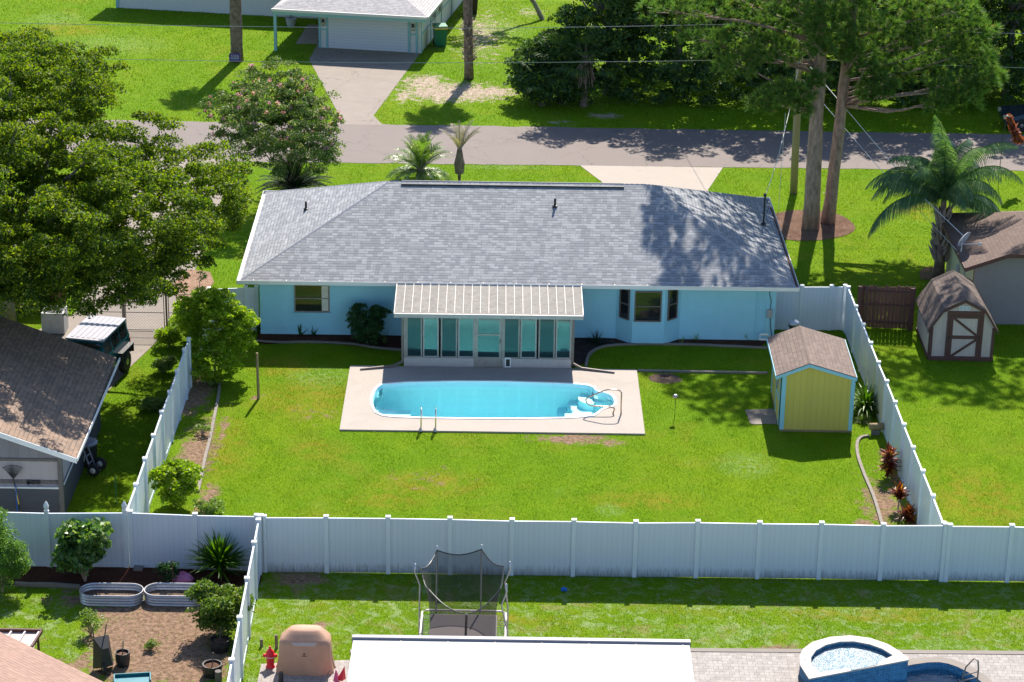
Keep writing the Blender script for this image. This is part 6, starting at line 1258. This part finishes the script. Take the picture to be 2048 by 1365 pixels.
# red toy hydrant
X, Y = at(541, 1336); T = thing('red_hydrant', 'bright red hydrant shaped toy beside the covered grill', 'toy', (X, Y, 0))
b = MB(); b.lathe([(.13, 0), (.13, .05), (.1, .08), (.115, .34), (.15, .36), (.15, .4), (.12, .42), (.11, .5), (.06, .57), (.03, .6), (.035, .66), (.01, .67)], n=16); b.build('body', M['red'], T, True)
for sg in (-1, 1): b = MB(); b.lathe([(.055, 0), (.055, .08), (.03, .1)], n=10); b.v = [(sg*(.1+z), x, y+.38) for x, y, z in b.v]; b.build('side_cap', M['red'], T)
b = MB(); b.lathe([(.152, .365), (.152, .385)], n=16); b.build('white_band', M['hub'], T)
X, Y = at(688, 1366); T = thing('pink_toy', 'red and pink plastic toy at the bottom edge by the white roof', 'toy', (X, Y, 0)); b = MB(); b.add([(-.2, 0, .1), (-.05, -.1, .1), (.05, .05, .1), (.02, .02, .5)], [(0, 1, 3), (1, 2, 3), (2, 0, 3), (0, 2, 1)]); b.build('wing', M['red'], T); b = MB(); b.add([(-.3, 0, .05), (-.15, -.1, .05), (-.1, .05, .05), (-.22, .02, .42)], [(0, 1, 3), (1, 2, 3), (2, 0, 3), (0, 2, 1)]); b.build('fin', M['magenta'], T); b = MB(); b.tube([(-.45, 0, 0), (-.45, 0, .25), (-.38, 0, .38), (-.3, 0, .3)], .015, 6); b.build('hoop', M['bronze'], T)
def stake(label, u, v, h, r, m, name='wood_stake', cat='stake', lean=0, n=8):
    X, Y = at(u, v); b = MB(); b.tube([(0, 0, -.05), (lean, 0, h)], [r, r*.95], n); o = b.build(name, M[m]); o.location = (X, Y, 0); return tag(o, label, cat)
stake('short dark stake at the left of the grill', 523, 1293, .22, .045, 'greyw'); stake('taller dark stake standing beside the grill', 553, 1297, .42, .045, 'greyw')
stake('dark post stub at the bottom edge before the grill', 562, 1368, .35, .07, 'black')
o = stake('lone weathered wooden post in the pool lawn', 517, 798, 1.72, .05, 'postw', 'wooden_post', 'post', -.01, 4)
stake('thin green metal stake in shade left of the side fence', 233, 1008, .95, .012, 'green', 'garden_stake'); stake('thin reddish stake in the mulch before the rear fence', 347, 1188, 1.1, .012, 'brown', 'garden_stake')
# solar lamp / bird bath globe
X, Y = at(1349, 838); T = thing('garden_lamp', 'copper topped solar stake lamp standing in the lawn', 'garden lamp', (X, Y, 0)); b = MB(); b.tube([(0, 0, 0), (.01, 0, .78)], .009, 6); b.build('stem', M['black'], T); b = MB(); b.lathe([(.03, .74), (.09, .78), (.095, .86), (.03, .88)], n=14); b.build('shade', M['rail'], T, True); b = MB(); b.lathe([(.06, .881), (.05, .90)], n=12); b.build('light', M['hub'], T)
X, Y = at(1330, 758); b = MB(); b.lathe([(.62, -.01), (.5, .03), (.34, .10), (.22, .13), (.16, .10), (.1, .03), (.01, .0)], n=28, sy=.8); r_ = random.Random(6); b.v = [(x*(1+r_.uniform(-.1, .1)), y*(1+r_.uniform(-.1, .1)), z+r_.uniform(-.012, .012)) for x, y, z in b.v]; o = b.build('dirt_mound', M['soil']); o.location = (X, Y, 0); tag(o, 'small ring of dug up dirt in the lawn right of the deck', 'dirt mound')
X, Y = at(1750, 866); b = MB(); b.lathe([(.10, -.24), (.12, -.23), (.12, .23), (.10, .24)], n=12); b.v = [(z, x, y+.3) for x, y, z in b.v]; T = thing('log_post', 'short sawn log lying on a dark block near the shed corner', 'log', (X, Y-.15, 0), .1); b.build('log', M['postw'], T, True); b = MB(); b.bx(-.15, .12, -.08, .08, 0, .185); b.build('block', M['greyw'], T)
X, Y = at(1128, 1183); b = MB(); b.bx(-.09, .09, -.05, .05, .03, .09); b.bx(-.06, .03, -.055, .055, .091, .11); o = b.build('blue_scrap', M['bluep']); o.location = (X, Y, 0); tag(o, 'small blue plastic scrap on shaded grass behind the fence', 'litter')
# kettle grill behind shed
X, Y = at(1585, 690); zg = aty(1585, 640, Y+.1)[1]
T = thing('kettle_grill', 'kettle grill with pale domed lid behind the yellow shed', 'grill', (X, Y, 0)); b = MB(); b.lathe([(.02, .62), (.14, .66), (.20, .76), (.21, .83)], n=20); b.build('bowl', M['black'], T, True); b = MB(); b.lathe([(.215, .83), (.2, .9), (.13, .96), (.02, .98)], n=20); b.lathe([(.02, .98), (.02, 1.02), (.04, 1.04)], n=8); b.build('lid', M['dish'], T, True)
for a in (.5, 2.6, 4.7): b = MB(); b.tube([(.12*math.cos(a), .12*math.sin(a), .68), (.3*math.cos(a), .3*math.sin(a), 0)], .014, 6); b.build('leg', M['black'], T)
# raised beds
def tub(label, u0, u1, v, h=.34):
    xa, yy = at(u0, v); xb, _ = at(u1, v); T = thing('raised_bed', label, 'planter', ((xa+xb)/2, yy+.38, 0), 0, 'galvanised raised beds'); Lh = (xb-xa)/2; r = .40
    def ov(rr): return [(Lh-r+rr*math.cos(a), rr*math.sin(a)) for a in [(-math.pi/2+math.pi*i/12) for i in range(13)]]+[(-(Lh-r)+rr*math.cos(a), rr*math.sin(a)) for a in [(math.pi/2+math.pi*i/12) for i in range(13)]]
    b = MB(); A_, B_ = ov(r), ov(r-.02); n_ = len(A_)
    zs = [i*h/16 for i in range(17)]
    for lst, sg in ((A_, 1), (B_, -1)):
        for k_ in range(16):
            w0 = .010*math.sin(zs[k_]/h*2*math.pi*4); w1 = .010*math.sin(zs[k_+1]/h*2*math.pi*4)
            for i in range(n_):
                j = (i+1)%n_; f = lambda p, w: (p[0]*(1+w/Lh*.9), p[1]*(1+w/r))
                q = [(*f(lst[i], w0), zs[k_]), (*f(lst[j], w0), zs[k_]), (*f(lst[j], w1), zs[k_+1]), (*f(lst[i], w1), zs[k_+1])]; b.add(q, [(0, 1, 2, 3) if sg > 0 else (3, 2, 1, 0)])
    b.build('metal_side', M['galvp'], T); b = MB(); b.tube([(x, y, h) for x, y in A_], .018, 6, closed=True); b.build('rolled_rim', M['galvp'], T); b = MB(); b.prism(B_, 0, .13); b.build('soil', M['soil'], T); return T
tub('left oval galvanised raised bed in the garden plot', 156, 284, 1212); tub('right oval galvanised raised bed beside the leafy bush', 286, 411, 1212)
X, Y = at(367, 1165); b = MB(); r_ = random.Random(9); b.lathe([(.02, 0), (.27, .02), (.32, .10), (.25, .2), (.1, .27), (.01, .26)], n=9); b.v = [(x*(1+r_.uniform(-.15, .15)), y*(.75+r_.uniform(-.1, .1)), z*(1+r_.uniform(-.2, .15))) for x, y, z in b.v]; o = b.build('garden_bag', M['pinkp']); o.location = (X, Y, .03); tag(o, 'crumpled pink plastic bag on the mulch behind the right raised bed', 'bag')
X, Y = at(203, 1150); b = MB(); b.bx(-.15, .12, -.15, .15, .03, .10); o = b.build('paver_block', M['edging']); o.location = at(278, 1140)+(0,); tag(o, 'single pale concrete block at the foot of the rear fence', 'block')
def pot(label, u, v, r, h, seed):
    X, Y = at(u, v); T = thing('grow_bag', label, 'plant pot', (X, Y, 0)); b = MB(); r_ = random.Random(seed); b.lathe([(r*.9, 0), (r, h*.5), (r*.98, h), (r*.88, h), (r*.86, h*.8)], n=14); b.v = [(x*(1+r_.uniform(-.05, .05)), y*(1+r_.uniform(-.05, .05)), z) for x, y, z in b.v]; b.build('fabric', M['black'], T); b = MB(); b.lathe([(r*.85, h*.8), (r*.4, h*.86), (.01, h*.84)], n=12); b.build('soil', M['mulchb'], T); b = MB(); b.tube([(0, 0, h*.8), (.04, 0, h+.35)], .015, 5); b.build('stem', M['greyw'], T)
pot('black fabric pot with soil under the leafy bush', 440, 1300, .28, .34, 1); pot('black fabric pot nearest the bottom edge beside the white fence', 425, 1350, .27, .34, 2); pot('dark empty pot right of the tipped wheelbarrow', 246, 1330, .2, .4, 3)
stake('small dark urn on the ground beside the bottom fabric pot', 437, 1362, .3, .1, 'greyw', 'garden_urn', 'urn')
# wheelbarrow tipped up
X, Y = at(208, 1338); T = thing('wheelbarrow', 'black wheelbarrow tipped up on its nose in the garden plot', 'wheelbarrow', (X, Y, 0), .5)
b = MB(); b.add([(-.3, .05, .05), (.3, .05, .05), (.22, .12, .95), (-.22, .12, .95), (-.16, -.28, .2), (.16, -.28, .2), (.1, -.2, .72), (-.1, -.2, .72)], [(0, 1, 5, 4), (1, 2, 6, 5), (2, 3, 7, 6), (3, 0, 4, 7), (4, 5, 6, 7), (0, 4, 5, 1), (3, 2, 1, 0)]); b.build('tray', M['black'], T)
for sg in (-1, 1): b = MB(); b.tube([(sg*.2, .16, .1), (sg*.14, .3, .7), (sg*.2, .2, 1.25)], .018, 6); b.build('handle', M['greyw'], T)
b = MB(); b.lathe([(.1, -.04), (.17, -.03), (.17, .03), (.1, .04)], n=16); b.v = [(z-.1, x-.3, y+.17) for x, y, z in b.v]; w_ = b.build('wheel', M['tyre'], T, True); b = MB(); b.lathe([(.02, -.045), (.09, -.035), (.09, .035), (.02, .045)], n=10); b.v = [(z-.1, x-.3, y+.17) for x, y, z in b.v]; b.build('hub', M['rim'], w_)
# wooden frame table at left bottom
X, Y = at(40, 1262, .8); T = thing('potting_frame', 'long brown framed bench with slats beside the bottom left roof', 'bench', (X, Y, 0)); b = MB(); b.bx(-.9, .62, -.03, .03, .74, .86); b.beam((.6, 0, .8), (.5, -.95, .8), .05, .1); b.build('frame', M['brown'], T)
b = MB(); b.bx(-.9, .55, -.95, -.03, .755, .765); b.build('top', M['coverl'], T); b = MB(); [b.beam((-.6+.38*i, 0, .80), (-.72+.38*i, -.95, .80), .04, .05) for i in range(4)]; b.build('slat', M['pinkrail'], T)
for x in (-.8, .5): b = MB(); b.bx(x-.03, x+.03, -.1, -.04, 0, .74); b.build('leg', M['brown'], T)
X, Y = at(265, 1362); T = thing('teal_tray', 'bright teal tray on the ground at the bottom edge', 'tray', (X, Y, 0), .15); b = MB(); b.bx(-.5, .5, -.2, .2, 0, .03); b.bx(-.5, .5, .2, .23, 0, .12); b.bx(-.5, -.47, -.2, .2, .03, .12); b.bx(.47, .5, -.2, .2, .03, .12); b.build('tray', M['tealp'], T)
# AC unit behind jeep
X, Y = at(108, 668); T = thing('air_conditioner', 'grey outdoor air conditioner unit under the big tree behind the jeep', 'air conditioner', (X, Y+.3, 0)); b = MB(); b.bx(-.42, .42, -.42, .42, .05, .85); b.build('cabinet', M['acm'], T); b = MB(); b.lathe([(.36, .852), (.36, .87), (.33, .87), (.33, .853)], n=20); [b.beam((0, 0, .87), (.34*math.cos(a), .34*math.sin(a), .87), .015, .01) for a in [i*math.pi/6 for i in range(12)]]; b.build('fan_grille', M['black'], T)
X, Y = at(60, 640); b = MB(); b.bx(-2.6, 1.2, -.02, .02, .03, 1.5); o = b.build('dark_fence', M['brownf']); o.location = (X, Y+1.0, 0); tag(o, 'dark wooden screen in deep shade under the big tree', 'fence')
# red cloth bird feeder on hook at the right edge
X, Y = at(1996, 372); hz = aty(2008, 232, Y)[1]; T = thing('hanging_ornament', 'red and orange cloth ornament with pale cap hanging on a thin pole by the road', 'ornament', (X, Y, 0)); b = MB(); b.tube([(0, 0, 0), (.02, 0, hz-.9), (.1, 0, hz-.2), (.2, 0, hz)], .016, 6); b.build('pole', M['black'], T)
b = MB(); b.lathe([(.15, -.02), (.12, .03), (.02, .05)], (.22, 0, hz), 14); b.build('cap', M['lfe'] if False else M['lamp'], T)
rng = np.random.default_rng(4); P = np.concatenate([np.array([[.22+.06*i+rng.normal()*.03*(1+i*.35), rng.normal()*.06, hz-.12-.125*i+rng.normal()*.05] for i in range(9)]) for _ in range(16)]); V, Fc = leaves(P, .34, rng, up=-.2, aspect=.7); np_mesh('cloth', V, Fc, M['redcloth'], T)
# small wall / sign stones
X, Y = at(1893, 420, 2.4)

# ------------------------------------------------------------------ grass
def inpoly(P, poly):
    x, y = P[:, 0], P[:, 1]; c = np.zeros(len(P), bool); n = len(poly); j = n-1
    for i in range(n):
        xi, yi = poly[i]; xj, yj = poly[j]
        with np.errstate(divide='ignore', invalid='ignore'): m = ((yi > y) != (yj > y)) & (x < (xj-xi)*(y-yi)/(yj-yi+1e-12)+xi)
        c ^= m; j = i
    return c
def hh_(pts): return [(HX+math.cos(HR)*x-math.sin(HR)*y, HY+math.sin(HR)*x+math.cos(HR)*y) for x, y in pts]
ROADS = [(-40, yn(-40)-.02), (40, yn(40)-.02), (40, yf(40)+.02), (-40, yf(-40)+.02)]
BLOCK = [ROADS, DR1, DR2, DR3, DECKP, inflate(ccw(PAT), -.02) if False else PAT, BEDL, BEDR, RB, ring, hh_([(WX0, WY0), (WX1, WY0), (WX1, WY1), (WX0, WY1)]), hh_([(fx0, fy), (fx1, fy), (fx1, WY0), (fx0, WY0)]),
         [(sx, sy), (sx+SW, sy), (sx+SW, sy+SD), (sx, sy+SD)], [(bx0, by0), (bx0+BW, by0), (bx0+BW, by0+BD), (bx0, by0+BD)], [(wx, wy), (wx-12, wy), (wx-12, 75.3), (wx, 75.3)], pp((352, 600), (345, 570), (378, 540), (420, 545), (428, 566), (400, 600), (372, 606)), pp((1490, 821), (1545, 819), (1556, 838), (1552, 850), (1500, 848)),
         [(-11.9, 127.2), (-10.75, 127.2), (-10.75, 131.5), (-11.6, 131.5)]]
def grass(y0, y1, dens, hgt, wd, seed, label):
    rng = np.random.default_rng(seed); xa = 15.5*y1/64+.8; A = 2*xa*(y1-y0); n = int(A*dens); P = np.stack([rng.uniform(-xa, xa, n), rng.uniform(y0, y1, n)], 1)
    xm = 15.2*P[:, 1]/64+.6; P = P[np.abs(P[:, 0]) < xm]; keep = np.ones(len(P), bool)
    for q in BLOCK: keep &= ~inpoly(P, q)
    dirt = np.zeros(len(P))
    for (x, y, rx, ry, st_) in DIRT: dirt = np.maximum(dirt, (1.25-np.hypot((P[:, 0]-x)/rx, (P[:, 1]-y)/ry))*st_)
    keep &= rng.random(len(P)) > np.clip(dirt, 0, .93); P = P[keep]; n = len(P)
    a = rng.uniform(0, 2*np.pi, n); t = rng.uniform(.1, .9, n); hh = hgt*rng.uniform(.45, 1.25, n)*(.8+.5*np.sin(P[:, 0]*1.7+np.sin(P[:, 1]*1.1))**2); w = wd*rng.uniform(.6, 1.3, n)
    b2 = rng.uniform(0, 2*np.pi, n); L = hh*t
    B = np.stack([P[:, 0], P[:, 1], np.zeros(n)], 1); S_ = np.stack([np.cos(a)*w/2, np.sin(a)*w/2, np.zeros(n)], 1); T_ = B+np.stack([np.cos(b2)*L, np.sin(b2)*L, hh], 1)
    V = np.stack([B-S_, B+S_, T_], 1).reshape(-1, 3); o = np_mesh('grass', V, np.arange(n*3).reshape(-1, 3), M['blade']); tag(o, label, 'grass', kind='stuff')
grass(55.5, 86, 520, .042, .020, 1, 'short bright green lawn grass of the back yards')
grass(86, 106.2, 230, .055, .028, 2, 'lawn grass of the front yards before the road')
grass(112, 138, 110, .07, .04, 3, 'lawn grass beyond the road')
